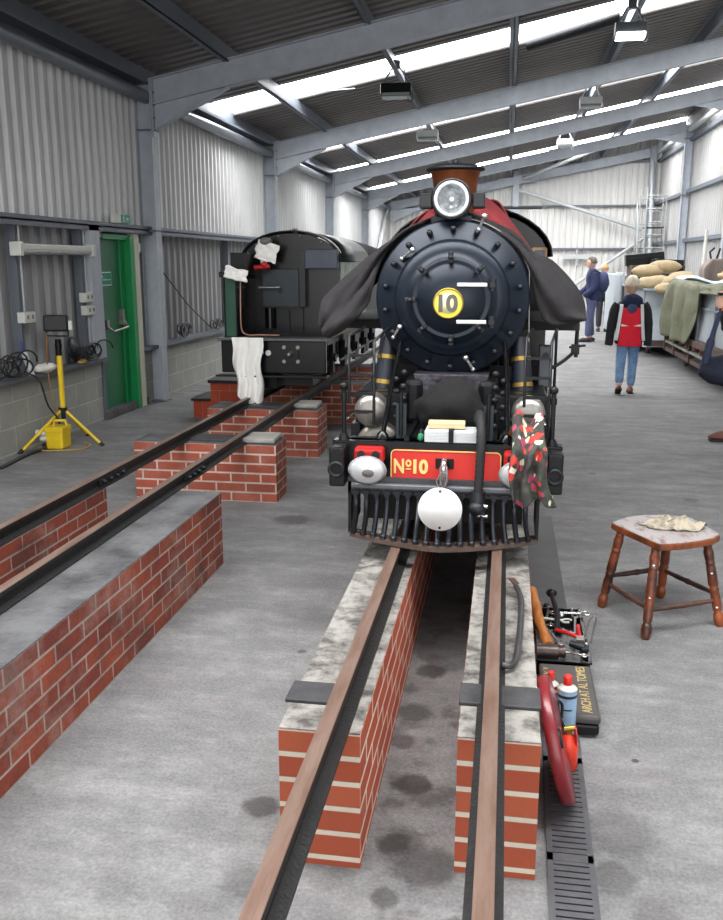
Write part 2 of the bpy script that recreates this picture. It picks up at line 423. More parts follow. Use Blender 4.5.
# roof: sheets between the translucent strips, ribs run up the slope
strips = [(1.6, 3.1), (12.45, 13.5), (17.7, 18.7), (21.6, 23.2), (26.9, 28.4)]  # first strip is out of view, added to brighten the near floor
edges = [-2]+[v for s_ in strips for v in s_]+[YB+.1]
def roof_sheet(y0, y1, pitch=.2, depth=.035):
    prof = []; t = y0
    while t < y1:
        for dt, h in ((0, 0), (.5, 0), (.62, 1), (.88, 1), (1, 0)):
            p = t+dt*pitch
            if p <= y1+1e-6 and not (prof and abs(prof[-1][0]-p) < 1e-6): prof.append((p, h*depth))
        t += pitch
    if prof[-1][0] < y1-1e-4: prof.append((y1, 0))
    mb = MB(); vs = []; fs = []
    for p, h in prof:
        for x in (XL-.1, XR+.1): vs.append((x, p, roofz(x)-.02+h))
    for i in range(len(prof)-1): fs.append((2*i, 2*i+1, 2*i+3, 2*i+2))
    return mb.add(vs, fs)
for i in range(0, len(edges)-1, 2):
    struct(roof_sheet(edges[i], edges[i+1]).build('ceiling', roofm, thick=.003, fixn=False))
day = bpy.data.materials.new('translucent_rooflight'); day.use_nodes = True
bn = day.node_tree.nodes['Principled BSDF']; bn.inputs['Base Color'].default_value = (.9, .9, .9, 1)
bn.inputs['Emission Color'].default_value = (1, 1, 1, 1); bn.inputs['Emission Strength'].default_value = 11.5
for i, (a, b) in enumerate(strips):
    mb = MB(); mb.add([(XL, a, roofz(XL)+.03), (XR, a, roofz(XR)+.03), (XR, b, roofz(XR)+.03), (XL, b, roofz(XL)+.03)], [(0, 3, 2, 1)])
    o = mb.build('window_%d' % (i+1), day, thick=.004); struct(o)
# purlins
for n, x in enumerate((-3.1, -1.55, -.02, 1.45, 2.83)):
    z = roofz(x)-.035
    mb = MB(); mb.b2(x-.006, x+.006, -2, YB, z-.2, z); mb.b2(x-.006, x+.06, -2, YB, z-.2, z-.188); mb.b2(x-.06, x+.006, -2, YB, z-.012, z); mb.b2(x+.05, x+.06, -2, YB, z-.2, z-.17)
    o = mb.build('roof_purlin', steel_dk)
    tag(o, 'grey steel purlin under the roof, %s' % ['leftmost, nearest the left wall', 'second from the left wall, carrying the black hanging floodlight', 'middle one of the five', 'fourth from the left wall, carrying the lit floodlight', 'rightmost, nearest the right wall'][n], 'purlin', 'purlins under the roof')
# portal frames
def isec(mb, p0, p1, depth, width, up):
    """I-section from p0 to p1; up = unit vector of the depth"""
    p0 = Vector(p0); p1 = Vector(p1); up = Vector(up).normalized(); d = (p1-p0).normalized(); s = d.cross(up).normalized()
    def bar(c0, c1, hw, hd):
        vs = []
        for c in (c0, c1):
            for a, b in ((-1, -1), (1, -1), (1, 1), (-1, 1)): vs.append(c+s*hw*a+up*hd*b)
        mb.add(vs, [(0, 1, 2, 3), (7, 6, 5, 4), (0, 4, 5, 1), (1, 5, 6, 2), (2, 6, 7, 3), (3, 7, 4, 0)])
    bar(p0, p1, .005, depth/2); bar(p0+up*(depth/2-.006), p1+up*(depth/2-.006), width/2, .006); bar(p0-up*(depth/2-.006), p1-up*(depth/2-.006), width/2, .006)
    return mb
wh = ['ahead of the green door, out of sight on the left', 'right beside the green door', 'behind the left locomotive, second beyond the green door', 'third along the left wall beyond the green door', 'farthest along the left wall']
rf = ['nearest the camera', 'large, running above the green door column, first seen', 'second seen from the camera', 'third seen from the camera', 'farthest before the end wall']
for i, y in enumerate(FR):
    if i == 0: continue
    t = thing('steel_column', (-4.03, y, 0), 'grey steel column against the left wall, ' + wh[i], 'column', 'columns of the left wall')
    isec(MB(), (-4.02, y, 0), (-4.02, y, 3.55), .19, .15, (1, 0, 0)).build('shaft', steel, t)
    MB().b2(-4.12, -3.92, y-.075, y+.075, 3.02, 3.032).b2(-4.12, -3.92, y-.09, y+.09, 1.93, 1.955).build('stiffener_plate', steel_dk, t)
    MB().b2(-4.13, -3.9, y-.09, y+.09, 0, .015).build('base_plate', steel_dk, t)
    t = thing('roof_rafter', (-3.9, y, 3.3), 'sloping grey steel roof rafter, ' + rf[i], 'rafter', 'portal rafters')
    x0, x1 = -3.92, 4.5; zf = lambda x: 3.27+.196*(x+4)+.135
    isec(MB(), (x0, y, zf(x0)), (x1, y, zf(x1)), .27, .13, (-.196, 0, 1)).build('beam', steel, t)
    mb = MB(); mb.prism([(0, 0), (0, -.26), (.85, .165)], (x0+.01, y-.005, zf(x0)-.13), (1, 0, 0), (0, 0, 1), (0, .01, 0))
    a = Vector((x0+.01, y, zf(x0)-.39)); b_ = Vector((x0+.86, y, zf(x0)+.03)); s_ = Vector((0, .06, 0)); k = Vector((.003, 0, -.012))
    mb.add([a-s_, a+s_, b_+s_, b_-s_, a-s_+k, a+s_+k, b_+s_+k, b_-s_+k], [(0, 1, 2, 3), (4, 7, 6, 5), (0, 4, 5, 1), (1, 5, 6, 2), (2, 6, 7, 3), (3, 7, 4, 0)])
    mb.b2(x0, x0+.015, y-.07, y+.07, 2.95, 3.55); mb.build('haunch', steel, t)
    for j in range(4):
        MB().cyl((x0+.012, y-.045, 3.02+j*.13), (x0+.03, y-.045, 3.02+j*.13), .012, n=6).cyl((x0+.012, y+.045, 3.02+j*.13), (x0+.03, y+.045, 3.02+j*.13), .012, n=6).build('bolt', steel_dk, t)
    mb = MB(); mb.prism([(0, 0), (0, -.3), (-.8, -.17)], (x1-.01, y-.005, zf(x1)-.13), (1, 0, 0), (0, 0, 1), (0, .01, 0)); mb.build('haunch', steel, t)
    for x in (-3.1, -1.55, -.02, 1.45, 2.83):
        MB().b2(x-.008, x+.008, y-.03, y+.03, zf(x)+.12, roofz(x)-.04).build('cleat', steel_dk, t)
for i, y in enumerate(FR):
    if i < 3: continue
    t = thing('steel_column', (4.53, y, 0), 'grey steel column against the right wall, ' + ['', '', '', 'at the edge of the picture', 'beyond the tarpaulin wagon'][i], 'column', 'columns of the right wall')
    isec(MB(), (4.58, y, 0), (4.58, y, 5.1), .19, .16, (1, 0, 0)).build('shaft', steel, t)
    MB().b2(4.45, 4.68, y-.09, y+.09, 3.33, 3.35).b2(4.45, 4.68, y-.09, y+.09, 4.75, 4.77).build('stiffener_plate', steel_dk, t)
t = thing('steel_column', (4.55, 30.7, 0), 'pale steel corner column where the end wall meets the right wall', 'column')
isec(MB(), (4.45, 30.75, 0), (4.45, 30.75, 5.2), .2, .16, (1, 0, 0)).build('shaft', steel, t)
t = thing('steel_column', (.18, 30.8, 0), 'pale steel column in the middle of the end wall', 'column')
isec(MB(), (.18, 30.75, 0), (.18, 30.75, 4.5), .16, .16, (0, 1, 0)).build('shaft', steel, t)
t = thing('roof_rafter', (XL, 30.7, 3.6), 'pale sloping rafter along the top of the end wall', 'rafter', 'portal rafters')
isec(MB(), (-3.95, 30.75, 3.42), (4.35, 30.75, 4.98), .27, .13, (-.19, 0, 1)).build('beam', steel, t)
mb = MB(); mb.prism([(0, 0), (0, -.4), (1.2, .1)], (-3.93, 30.74, 3.3), (1, 0, 0), (0, 0, 1), (0, .012, 0)); mb.build('haunch', steel, t)
palebar = mat('pale_galvanised_tube', 'b7bbbd', .5, .2, .06, 5)
for p0, p1, r, lab in [((.3, 30.6, 3.88), (4.2, 30.6, 2.62), .055, 'pale round brace slanting down to the right across the end wall'),
                  ((4.3, 30.6, 2.36), (1.6, 30.6, .45), .055, 'grey round brace rising to the right, low on the end wall behind the walking man'),
                  ((-4.0, 30.5, 3.5), (-4.0, 26.0, .4), .06, 'pale tube brace leaning against the far left wall'),
                  ((.4, 30.6, 4.25), (2.75, 27.2, 4.85), .05, 'white tube brace under the roof beside the end rafter'),
                  ((1.0, 26.1, 4.55), (4.3, 27.3, 5.2), .05, 'white tube brace under the roof near the right haunch'),
                  ((4.4, 30.6, 4.7), (4.4, 29.6, 1.0), .07, 'pale tube brace leaning by the right corner column')]:
    tag(MB().cyl(p0, p1, r, n=12).build('wind_brace', palebar), lab, 'brace', 'wind bracing tubes')
# eaves tubes in each bay
ev = mat('eaves_tube', '6d727a', .35, .5, .1, 6)
for y0, y1, lab in ((-2, 9.95, 'nearest, above the cable sill'), (10.15, 15.2, 'second, beyond the green door column'), (15.4, 20.4, 'third from the camera'), (20.6, 25.6, 'fourth from the camera'), (25.8, 30.8, 'farthest from the camera')):
    tag(MB().cyl((-4.0, y0, 3.37), (-4.0, y1, 3.37), .07, n=16).build('eaves_tube', ev), 'grey steel tube along the left eaves, '+lab, 'tube', 'eaves tubes')
for y0, y1, lab in ((20.6, 25.6, 'nearer bay'), (25.8, 30.6, 'farther bay')):
    tag(MB().cyl((4.58, y0, 4.98), (4.58, y1, 4.98), .07, n=16).build('eaves_tube', palebar), 'pale steel tube along the right eaves, '+lab, 'tube', 'eaves tubes')
struct(MB().b2(-4.2, -3.95, -2, YB, 3.5, 3.53).b2(-4.2, -4.1, -2, YB, 3.4, 3.75).build('trim_10', steel_dk))
# end wall screen box
tag(MB().b2(1.75, 2.75, 30.75, 30.85, 1.7, 1.82).b2(2.2, 2.25, 30.77, 30.84, 1.5, 2.0).build('shelf', palebar), 'pale shelf rail fixed to the end wall', 'shelf')

# ---- green door with frame
t = bpy.data.objects.new('door_1', None); C.objects.link(t); t.location = (-4.1, 9.070, 0); W[t] = Vector((-4.1, 9.070, 0)); t['kind'] = 'structure'
MB().b2(-4.17, -4.12, 8.730, 9.230, .01, 1.83).build('leaf', green_d, t, bevel=.003)
MB().b2(-4.14, -4.02, 9.330, 9.430, 0, 1.86).b2(-4.14, -4.05, 8.720, 9.430, 1.83, 1.88).b2(-4.17, -4.1, 9.230, 9.330, 0, 1.83).build('frame', green_f, t, bevel=.003)
MB().b2(-4.14, -4.06, 8.58, 8.63, 0, 1.94).b2(-4.15, -4.12, 8.62, 8.73, 0, 1.94).build('jamb', steel_dk, t)
mb = MB(); mb.b2(-4.1, -4.02, 9.440, 9.560, 0, 1.9); mb.build('cream_jamb', cream, t)
h = MB().tube([(-4.1, 8.800, .95), (-4.03, 8.830, .89), (-4.02, 9.170, .92), (-4.1, 9.200, 1.0)], .012, 8).box((-4.1, 8.800, .96), (.05, .05, .1)).box((-4.1, 9.190, 1.02), (.06, .05, .16)).build('push_bar', steelb, t, bevel=.003)
sg = MB().b2(-4.118, -4.112, 8.750, 9.010, 1.36, 1.50).build('sign', mat('sign_border', 'dfe8e2', .5), t)
MB().b2(-4.112, -4.109, 8.760, 9.000, 1.37, 1.49).build('sign_face', mat('sign_green', '0f8a72', .5, 0, .04), sg)
text('Push bar to open', .03, (-4.107, 8.890, 1.42), (0, 1, 0), (0, 0, 1), white, 'sign_text', sg, .0005, width=.18, height=.025)
MB().prism([(0, -.02), (.03, 0), (0, .02)], (-4.108, 8.770, 1.455), (0, 1, 0), (0, 0, 1), (.001, 0, 0)).build('sign_arrow', white, sg)
tag(MB().b2(-4.07, -4.0, 9.530, 9.570, 1.72, 1.8).ell((-4.02, 9.550, 1.72), (.02, .02, .03), 8, 6).build('alarm_sensor', plastic_w, bevel=.003), 'small white sensor at the top of the cream jamb of the green door', 'sensor')
t = thing('exit_sign', (-4.0, 9.070, 2.0), 'small green and white running-man exit sign above the green door', 'sign')
MB().b2(-4.03, -3.98, 8.890, 9.270, 1.995, 2.09).build('casing', plastic_w, t, bevel=.004)
MB().b2(-3.98, -3.977, 9.040, 9.260, 2.0, 2.085).build('face', mat('sign_green', '0f8a72', .5), t)
mb = MB(); mb.ell((-3.975, 9.100, 2.07), (.002, .008, .009), 8, 6); mb.b2(-3.976, -3.974, 9.085, 9.110, 2.035, 2.06); mb.tube([(-3.975, 9.095, 2.036), (-3.975, 9.075, 2.008)], .004, 5); mb.tube([(-3.975, 9.102, 2.036), (-3.975, 9.120, 2.02), (-3.975, 9.115, 2.005)], .004, 5)
mb.prism([(0, -.006), (.04, -.006), (.04, -.018), (.065, 0), (.04, .018), (.04, .006), (0, .006)], (-3.976, 9.160, 2.043), (0, 1, 0), (0, 0, 1), (.001, 0, 0)); mb.build('pictogram', white, t)

struct(MB().b2(-4.22, -4.02, 8.5, 8.64, 1.84, 1.94).build('trim_12', steel_dk))
struct(MB().b2(-4.4, -4.03, 8.57, 9.65, 0, .085).build('trim_11', plinth_top, bevel=.006))
# posts on the lower wall, sockets, batten light
for y, lab in ((7.08, 'left of the tripod lamp, under the strip light'), (8.25, 'post between the strip light and the green door'), (12.9, 'post behind the left locomotive')):
    tag(MB().b2(-4.13, -4.07, y-.03, y+.03, .655, 1.94).b2(-4.08, -4.04, y-.045, y-.035, .655, 1.94).build('wall_post', steel_dk), 'grey steel angle on the cladding, '+lab, 'post', 'wall posts')
tag(MB().b2(-4.13, -4.0, 8.33, 8.55, .655, 1.94).build('wall_post', steel), 'broad grey steel panel left of the green door', 'post', 'wall posts')
t = thing('strip_light', (-4.0, 7.7, 1.68), 'long grey fluorescent strip light fixed to the left wall over the sill', 'light')
MB().b2(-4.06, -3.97, 7.0, 8.33, 1.70, 1.75).build('casing', plastic_w, t, bevel=.01)
MB().cyl((-4.0, 7.02, 1.69), (-4.0, 8.31, 1.69), .028, n=14).build('diffuser', mat('dusty_diffuser', 'a9aaa8', .4), t)
for y in (7.0, 8.33): MB().b2(-4.06, -3.955, y-.025, y+.025, 1.65, 1.765).build('end_cap', plastic_w, t, bevel=.008)
for y, z, lab in ((7.12, 1.14, 'on the post behind the tripod lamp'), (8.26, 1.265, 'upper of the pair left of the green door'), (8.28, 1.14, 'lower of the pair left of the green door')):
    t = thing('wall_socket', (-4.02, y, z), 'white double power socket box '+lab, 'socket', 'wall sockets')
    MB().b2(-4.07, -4.0, y-.09, y+.09, z-.045, z+.045).build('box', plastic_w, t, bevel=.004)
    for d in (-.04, .04): MB().b2(-4.0, -3.996, y+d-.012, y+d+.012, z-.015, z+.02).build('outlet', mat('socket_dark', '777773', .5), t)
tag(MB().cyl((-4.05, 8.3, .66), (-4.05, 8.3, 1.9), .012, n=8).build('conduit', palebar), 'thin pale conduit running up to the paired sockets', 'conduit', 'wall conduits')
tag(MB().cyl((-4.05, 7.12, 1.19), (-4.05, 7.12, 1.94), .01, n=8).build('conduit', palebar), 'thin pale conduit above the single socket', 'conduit', 'wall conduits')
# sill clutter: cable coils
cabm = mat('black_cable', '202124', .5, 0, .2, 10)
def coil(name, c, r, n, lab, seed, m=cabm, flat=.45):
    rnd = random.Random(seed); pts = []
    for k in range(n*14):
        a = 2*pi*k/14; rr = r*(.75+.25*sin(a*.37+seed)); 
        pts.append((c[0]+.05*sin(a*.3+seed)+.02, c[1]+rr*cos(a)*1.2+.15*sin(a*.11+seed), c[2]+max(0.0, r*flat+rr*sin(a)*flat+.02*sin(a*.7))+.012))
    return tag(MB().tube(pts, .008, 6).build(name, m), lab, 'cable', 'coiled cables on the sill')
coil('cable_coil', (-4.0, 6.75, .66), .16, 7, 'tangle of black cable on the sill at the left edge of the picture', 1, flat=.6)
coil('cable_coil', (-4.0, 8.25, .66), .15, 6, 'black cable coil on the sill left of the green door', 2, flat=.55)
coil('cable_coil', (-4.02, 10.9, .66), .16, 5, 'black cable coil on the sill just beyond the column by the door', 3, flat=.6)
coil('cable_coil', (-4.02, 12.2, .66), .15, 5, 'black cable coil on the sill behind the left locomotive', 4, flat=.5)
tag(MB().lathe([(.12, 0), (.12, .012), (.03, .016)], (-4.05, 7.95, .79), (1, 0, .2), 20).build('grinding_disc', greyblack), 'round grey disc propped on the sill behind the tripod lamp', 'disc')
t = thing('sealant_tube', (-3.99, 7.03, .656), 'white sealant tube with blue nozzle standing on the sill', 'tube')
MB().cyl((-3.99, 7.05, .656), (-4.03, 7.02, .86), .025, n=12).build('cartridge', white, t)
MB().cyl((-4.03, 7.02, .86), (-4.045, 7.01, .95), .016, .004, n=10).build('nozzle', mat('blue_plastic', '2c3f8c', .4), t)
mb = MB(); mb.ell((-3.99, 7.3, .69), (.06, .17, .04), 18, 10, fn=lambda p: p*(1+.35*nz(p, 2.2, 3)))
tag(mb.build('rag', whitecloth), 'crumpled white rag lying on the sill beside the sealant tube', 'rag')
mb = MB(); mb.ell((-3.99, 8.0, .67), (.04, .09, .025), 16, 8, fn=lambda p: p*(1+.3*nz(p, 2, 5)))
tag(mb.build('glove', mat('tan_leather', 'b8925a', .8)), 'tan work glove lying on the sill right of the lamp pole', 'glove')
tag(MB().tube(smooth_path([(-3.97, 6.9, .7), (-3.9, 7.0, .62), (-3.87, 7.06, .4), (-3.86, 7.2, .25), (-3.9, 7.3, .12)]), .008, 6).build('power_cable', cabm), 'black cable hanging from the sill down to the yellow transformer', 'cable')
tag(MB().tube(smooth_path([(-4.2+.3, 6.3, .01), (-3.95, 6.8, .012), (-3.93, 7.05, .012), (-3.98, 7.15, .03)]), .018, 8).build('power_cable', cabm), 'thick black cable on the floor at the foot of the block wall', 'cable')
t = thing('wall_bracket', (-4.05, 13.2, 1.1), 'small orange bat-shaped float on a stick leaning on the left wall behind the locomotive', 'tool')
MB().box((-4.05, 13.2, 1.17), (.03, .16, .16)).build('head', mat('orange_wood', 'c07a2c', .6), t, bevel=.02)
MB().cyl((-4.05, 13.2, 1.1), (-4.0, 13.4, .66), .01).build('stick', cream, t)
tag(MB().tube([(-4.06, 10.3, 1.5), (-4.03, 11.1, 1.05), (-4.02, 11.9, .72)], .008, 6).build('hanging_cable', cabm), 'thin cable slanting down the cladding beyond the door column', 'cable')

# ---- yellow tripod floodlight + transformer
t = thing('tripod_floodlight', (-3.83, 7.3, 0), 'black halogen floodlight on a yellow telescopic tripod stand in front of the left wall', 'floodlight')
px, py = -3.86, 7.30
MB().cyl((px, py, .3), (px, py, .80), .024, n=14).build('pole', yellow, t)
MB().cyl((px, py, .80), (px, py, .94), .026, n=14).cyl((px, py, .86), (px, py, .9), .03).build('top_collar', black2, t)
MB().cyl((px, py, .22), (px, py, .34), .02, n=12).cyl((px, py, .3), (px, py, .34), .038, n=12).build('leg_hub', greyblack, t)
for e in ((-4.06, 6.86, .0), (-3.5, 7.3, .0), (-3.86, 7.75, .0)):
    l = MB().tube([(px, py, .33), e], .014, 8).build('leg', yellow, t); MB().cyl((e[0], e[1], 0), (e[0]+(px-e[0])*.08, e[1]+(py-e[1])*.08, .03), .018, n=8).build('foot', rubber, l)
br = MB().tube([(px-.1, py, 1.02), (px-.1, py, .97), (px+.1, py, .97), (px+.1, py, 1.02)], .008, 6).build('bracket', greyblack, t)
R = RZ(.35) @ RX(-.1)
hd = MB().box((px, py-.01, 1.08), (.2, .12, .14), R).build('lamp_head', black2, t, bevel=.012)
MB().box(Vector((px, py-.01, 1.09))+R @ Vector((0, -.052, 0)), (.15, .006, .11), R).build('lens', mat('dark_lamp_lens', '6b7072', .15, .2, .3, 14), hd)
MB().box(Vector((px, py-.01, 1.09))+R @ Vector((.12, -.02, -.03)), (.03, .05, .08), R).build('junction_box', plastic_w, hd, bevel=.004)
tag(MB().tube(smooth_path([(px-.08, py-.04, 1.0), (px-.1, py-.03, .7), (px-.07, py-.05, .45), (px-.04, py-.06, .3)]), .006, 6).build('lamp_cable', mat('orange_brown_cable', '9a6a3a', .5)), 'thin orange-brown flex hanging beside the yellow lamp pole', 'cable')
t = thing('site_transformer', (-3.83, 7.2, 0), 'small yellow site transformer box on the floor between the tripod legs', 'transformer')
MB().b2(-3.93, -3.77, 7.08, 7.25, .0, .19).build('body', yellow, t, bevel=.02)
MB().b2(-3.935, -3.765, 7.075, 7.255, .15, .2).build('lid', yellow, t, bevel=.01)
MB().tube([(-3.88, 7.15, .2), (-3.87, 7.15, .245), (-3.79, 7.19, .245), (-3.78, 7.19, .2)], .012, 8).build('handle', yellow, t)
MB().cyl((-3.93, 7.12, .14), (-4.02, 7.1, .14), .03).cyl((-3.93, 7.12, .09), (-3.99, 7.11, .09), .025).build('plug', plastic_w, t)
tag(MB().tube(smooth_path([(-4.0, 7.1, .02), (-3.9, 6.98, .012), (-3.75, 7.02, .01), (-3.6, 7.1, .01), (-3.62, 7.3, .01), (-3.7, 7.35, .01)]), .007, 6).build('power_cable', mat('tan_cable', 'b5955a', .6)), 'tan cable looped on the floor around the yellow transformer', 'cable')
# ------------------------------------------------------------------ brickwork and rails
UO = {'clean_red_brick': .035}
def plinth(x0, x1, y0, y1, label, bm_, top, name='brick_plinth', group='brick plinths under the rails', cap=.4, corner=None):
    t = thing(name, ((x0+x1)/2, (y0+y1)/2, 0), label, 'plinth', group)
    o = MB().b2(x0, x1, y0, y1, 0, cap-.004).build('brickwork', bm_, t)
    if x1-x0 < .25:      # one brick wide: header faces without vertical joints
        me = o.data; uv = me.uv_layers[0]
        for p in me.polygons:
            if abs(p.normal.y) > .9:
                for li in p.loop_indices: uv.data[li].uv.x = .0+(me.vertices[me.loops[li].vertex_index].co.x+.11)*.25-UO.get(bm_.name, 0)
    mb = MB(); n = max(2, int((y1-y0)/.12)); vs = []
    mb.b2(x0+.001, x1-.001, y0+.001, y1-.001, cap-.004, cap)
    mb.build('top', top, t)
    return t
plinth(-.557, -.338, 2.08, 6.6, 'long clean red brick plinth under the left rail of the near locomotive', brick_new, mortar_top)
plinth(-.087, .126, 2.108, 6.6, 'long clean red brick plinth under the right rail of the near locomotive', brick_new, mortar_top)
plinth(-1.80, -1.47, -1, 4.42, 'long old red brick plinth with worn grey top, in the left foreground', brick_old, plinth_top)
plinth(-2.2, -2.12, -1, 4.42, 'old red brick plinth beneath the outermost left rail in the foreground', brick_old, plinth_top)
plinth(-2.5, -1.495, 5.68, 5.97, 'red brick cross pier under the left track, nearest of the cross piers', brick_mid, plinth_top)
plinth(-2.46, -1.51, 7.12, 7.5, 'red brick cross pier in front of the left locomotive, second from the camera', brick_mid, plinth_top)
plinth(-2.5, -1.34, 8.75, 9.1, 'red brick cross pier under the left locomotive, third from the camera', brick_mid, plinth_top)
plinth(-2.45, -1.3, 10.3, 10.6, 'red brick cross pier under the left locomotive, farthest', brick_mid, plinth_top)
for x, y, lab in ((-1.64, 5.83, 'corner of the nearest cross pier'), (-1.66, 7.32, 'corner of the second cross pier')):
    tag(MB().box((x, y, .42), (.25, .24, .036), RZ(.03)).build('coping_stone', mat('pale_cement', '9c9a94', .9, 0, .25, 8, .4, 40), bevel=.01), 'pale cement pad on the right-hand '+lab, 'coping', 'cement pads')
brick_st = brick_mat('step_brick', 'ab4a2e', 'a04228', 'b06a50', .215, .3, .004, .3)
t = thing('brick_steps', (-2.9, 9.0, 0), 'two-step red block with dark treads left of the left locomotive', 'steps')
MB().b2(-3.0, -2.62, 8.8, 9.4, 0, .38).build('upper_step', brick_st, t)
MB().b2(-3.02, -2.61, 8.78, 9.4, .38, .41).build('upper_tread', greyblack, t)
MB().b2(-3.21, -3.01, 8.86, 9.4, 0, .18).build('lower_step', brick_st, t)
MB().b2(-3.23, -3.01, 8.84, 9.4, .18, .205).build('lower_tread', greyblack, t)
def railprof():
    return [(-.038, 0), (.038, 0), (.038, .008), (.008, .018), (.008, .055), (.02, .062), (.02, .08), (-.02, .08), (-.02, .062), (-.008, .055), (-.008, .018), (-.038, .008)]
def rail(x, y0, y1, label, z=.4, k=1.0):
    t = thing('rail', (x, (y0+y1)/2, z), label, 'rail', 'locomotive rails')
    MB().prism([(a, b*k) for a, b in railprof()], (x, y0, z), (1, 0, 0), (0, 0, 1), (0, y1-y0, 0)).build('rail_body', rail_side, t)
    MB().b2(x-.0195, x+.0195, y0, y1, z+.08*k, z+.08*k+.0035).build('running_surface', rail_head, t, bevel=.001)
    return t
rail(-.405, -.5, 7.5, 'rusty rail running out towards the camera on the left brick plinth of the near locomotive')
rail(-.004, -.5, 7.5, 'rusty rail running out towards the camera on the right brick plinth of the near locomotive')
r1 = rail(-2.16, -.5, 14, 'outer left rail of the left track, nearest the left wall', k=.8)
r2 = rail(-1.74, -.5, 14, 'inner rail of the left track, on the broad worn plinth', k=.8)
for r_, x, y in ((r1, -2.16, 4.55), (r2, -1.74, 4.72)):
    f = MB().b2(x+.01, x+.026, y-.16, y+.16, .415, .446).build('fishplate', greyblack, r_, bevel=.003)
    for k in range(4): MB().cyl((x+.02, y-.12+k*.08, .431), (x+.045, y-.12+k*.08, .431), .011, n=6).build('bolt', greyblack, r_)
pad = mat('black_packing_plate', '3e3e40', .6, .1, .3, 20, .2)
for c, d, lab in (((-.508, 2.275, .405), (.13, .115, .012), 'dark packing plate under the left rail at the end of the plinth'), ((.02, 2.335, .405), (.225, .12, .012), 'dark packing plate under the right rail beside the crowbar'),
                  ((-1.95, 5.83, .408), (.34, .2, .016), 'dark packing plate between the rails on the nearest cross pier'), ((-1.95, 7.3, .408), (.34, .24, .016), 'dark packing plate between the rails in front of the left locomotive')):
    tag(MB().box(c, d).build('packing_plate', pad, bevel=.003), lab, 'plate', 'packing plates')

# ------------------------------------------------------------------ locomotive number ten
c = -.235
def cyl_ring(mb, o, r, t_, n=40): return mb
L1 = thing('steam_locomotive', (c, 5.2, .48), 'black steam locomotive with number 10 on its round front, facing the camera', 'locomotive')
def P(mb, name, m, bevel=0, par=None, **k): return mb.build(name, m, par or L1, bevel=bevel, **k)
# smokebox
sy = 4.08; sz = 1.44; sr = .345
sb = P(MB().lathe([(sr-.02, 0), (sr, .02), (sr, .62), (sr-.03, .62)], (c-.008, sy, sz), (0, 1, 0), 64), 'smokebox', black2)
P(MB().lathe([(sr, .03), (sr, 0), (sr-.01, -.012), (.262, -.016), (.254, -.034), (.242, -.046), (.21, -.056), (.182, -.062), (.176, -.074), (.166, -.078), (.158, -.070), (.15, -.074), (.11, -.096), (.055, -.112), (.001, -.116)], (c-.008, sy, sz), (0, 1, 0), 72), 'smokebox_door', mat('smokebox_black', '141d29', .36, .35, .25, 6, spec=.5))
for k in range(18):
    a = 2*pi*(k+.5)/18; x = c-.008+.305*cos(a); z = sz+.305*sin(a)
    P(MB().lathe([(.014, 0), (.014, .012), (.009, .02), (.001, .022)], (x, sy-.012, z), (0, -1, 0), 8), 'bolt', greyblack)
for k in range(8):
    a = pi/2+2*pi*k/8+.02; x = c-.008+.180*cos(a); z = sz+.180*sin(a)
    if k in (6,): continue
    R = RY(-(a-pi/2))
    P(MB().box((x, sy-.085, z), (.022, .022, .05), R).lathe([(.012, 0), (.012, .02), (.004, .026)], (x, sy-.095, z), (0, -1, 0), 8), 'door_clamp', greyblack, .004)
for z in (1.503, 1.343):
    P(MB().b2(-.215, -.085, sy-.125, sy-.112, z-.008, z+.009), 'hinge_strap', mat('pale_strap', 'c4c4c2', .5), .003)
    P(MB().cyl((-.062, sy-.1, z-.025), (-.062, sy-.1, z+.025), .016, n=12).b2(-.075, -.05, sy-.12, sy-.05, z-.01, z+.01), 'hinge_pin', greyblack)
nd = P(MB().lathe([(.001, 0), (.066, 0), (.066, .012), (.060, .016), (.001, .016)], (-.252, sy-.105, 1.424), (0, -1, 0), 36), 'number_disc', mat('disc_yellow', 'e8e050', .5, 0, .06, 10))
P(MB().lathe([(.001, .016), (.044, .016), (.044, .0175), (.001, .0175)], (-.252, sy-.105, 1.424), (0, -1, 0), 32), 'pale_centre', mat('pale_cream', 'eeeab4', .5, 0, .05, 10), 0, nd)
P(MB().lathe([(.067, .01), (.067, .018), (.061, .02), (.061, .01)], (-.252, sy-.105, 1.424), (0, -1, 0), 36, caps=False), 'disc_rim', brass, 0, nd)
text('10', .075, (-.252, sy-.1235, 1.424), (1, 0, 0), (0, 0, 1), mat('grey_lettering', '5a5550', .4, .2), 'number', nd, .001, width=.085, bold=.003)
for (dx, dz, a) in ((-.235, .175, 140), (.105, .30, 62), (-.27, -.175, 218), (.095, -.315, -63)):
    p0 = Vector((c+dx, sy-.02, sz+dz)); ar = radians(a)
    d_ = Vector((cos(ar)*.02, -.05, sin(ar)*.05)); tilt = Vector((.045 if dx < 0 else -.03, -.02, .035)) if dz > -.1 else Vector((.03, -.03, .045) if dx < 0 else (-.03, -.03, .05))
    if dx > 0 and dz > 0: tilt = Vector((.02, -.03, .05))
    P(MB().cyl(p0, p0+tilt*1.1, .007).ell(p0+tilt*1.1, .013).ell(p0, .011), 'grab_knob', chrome)
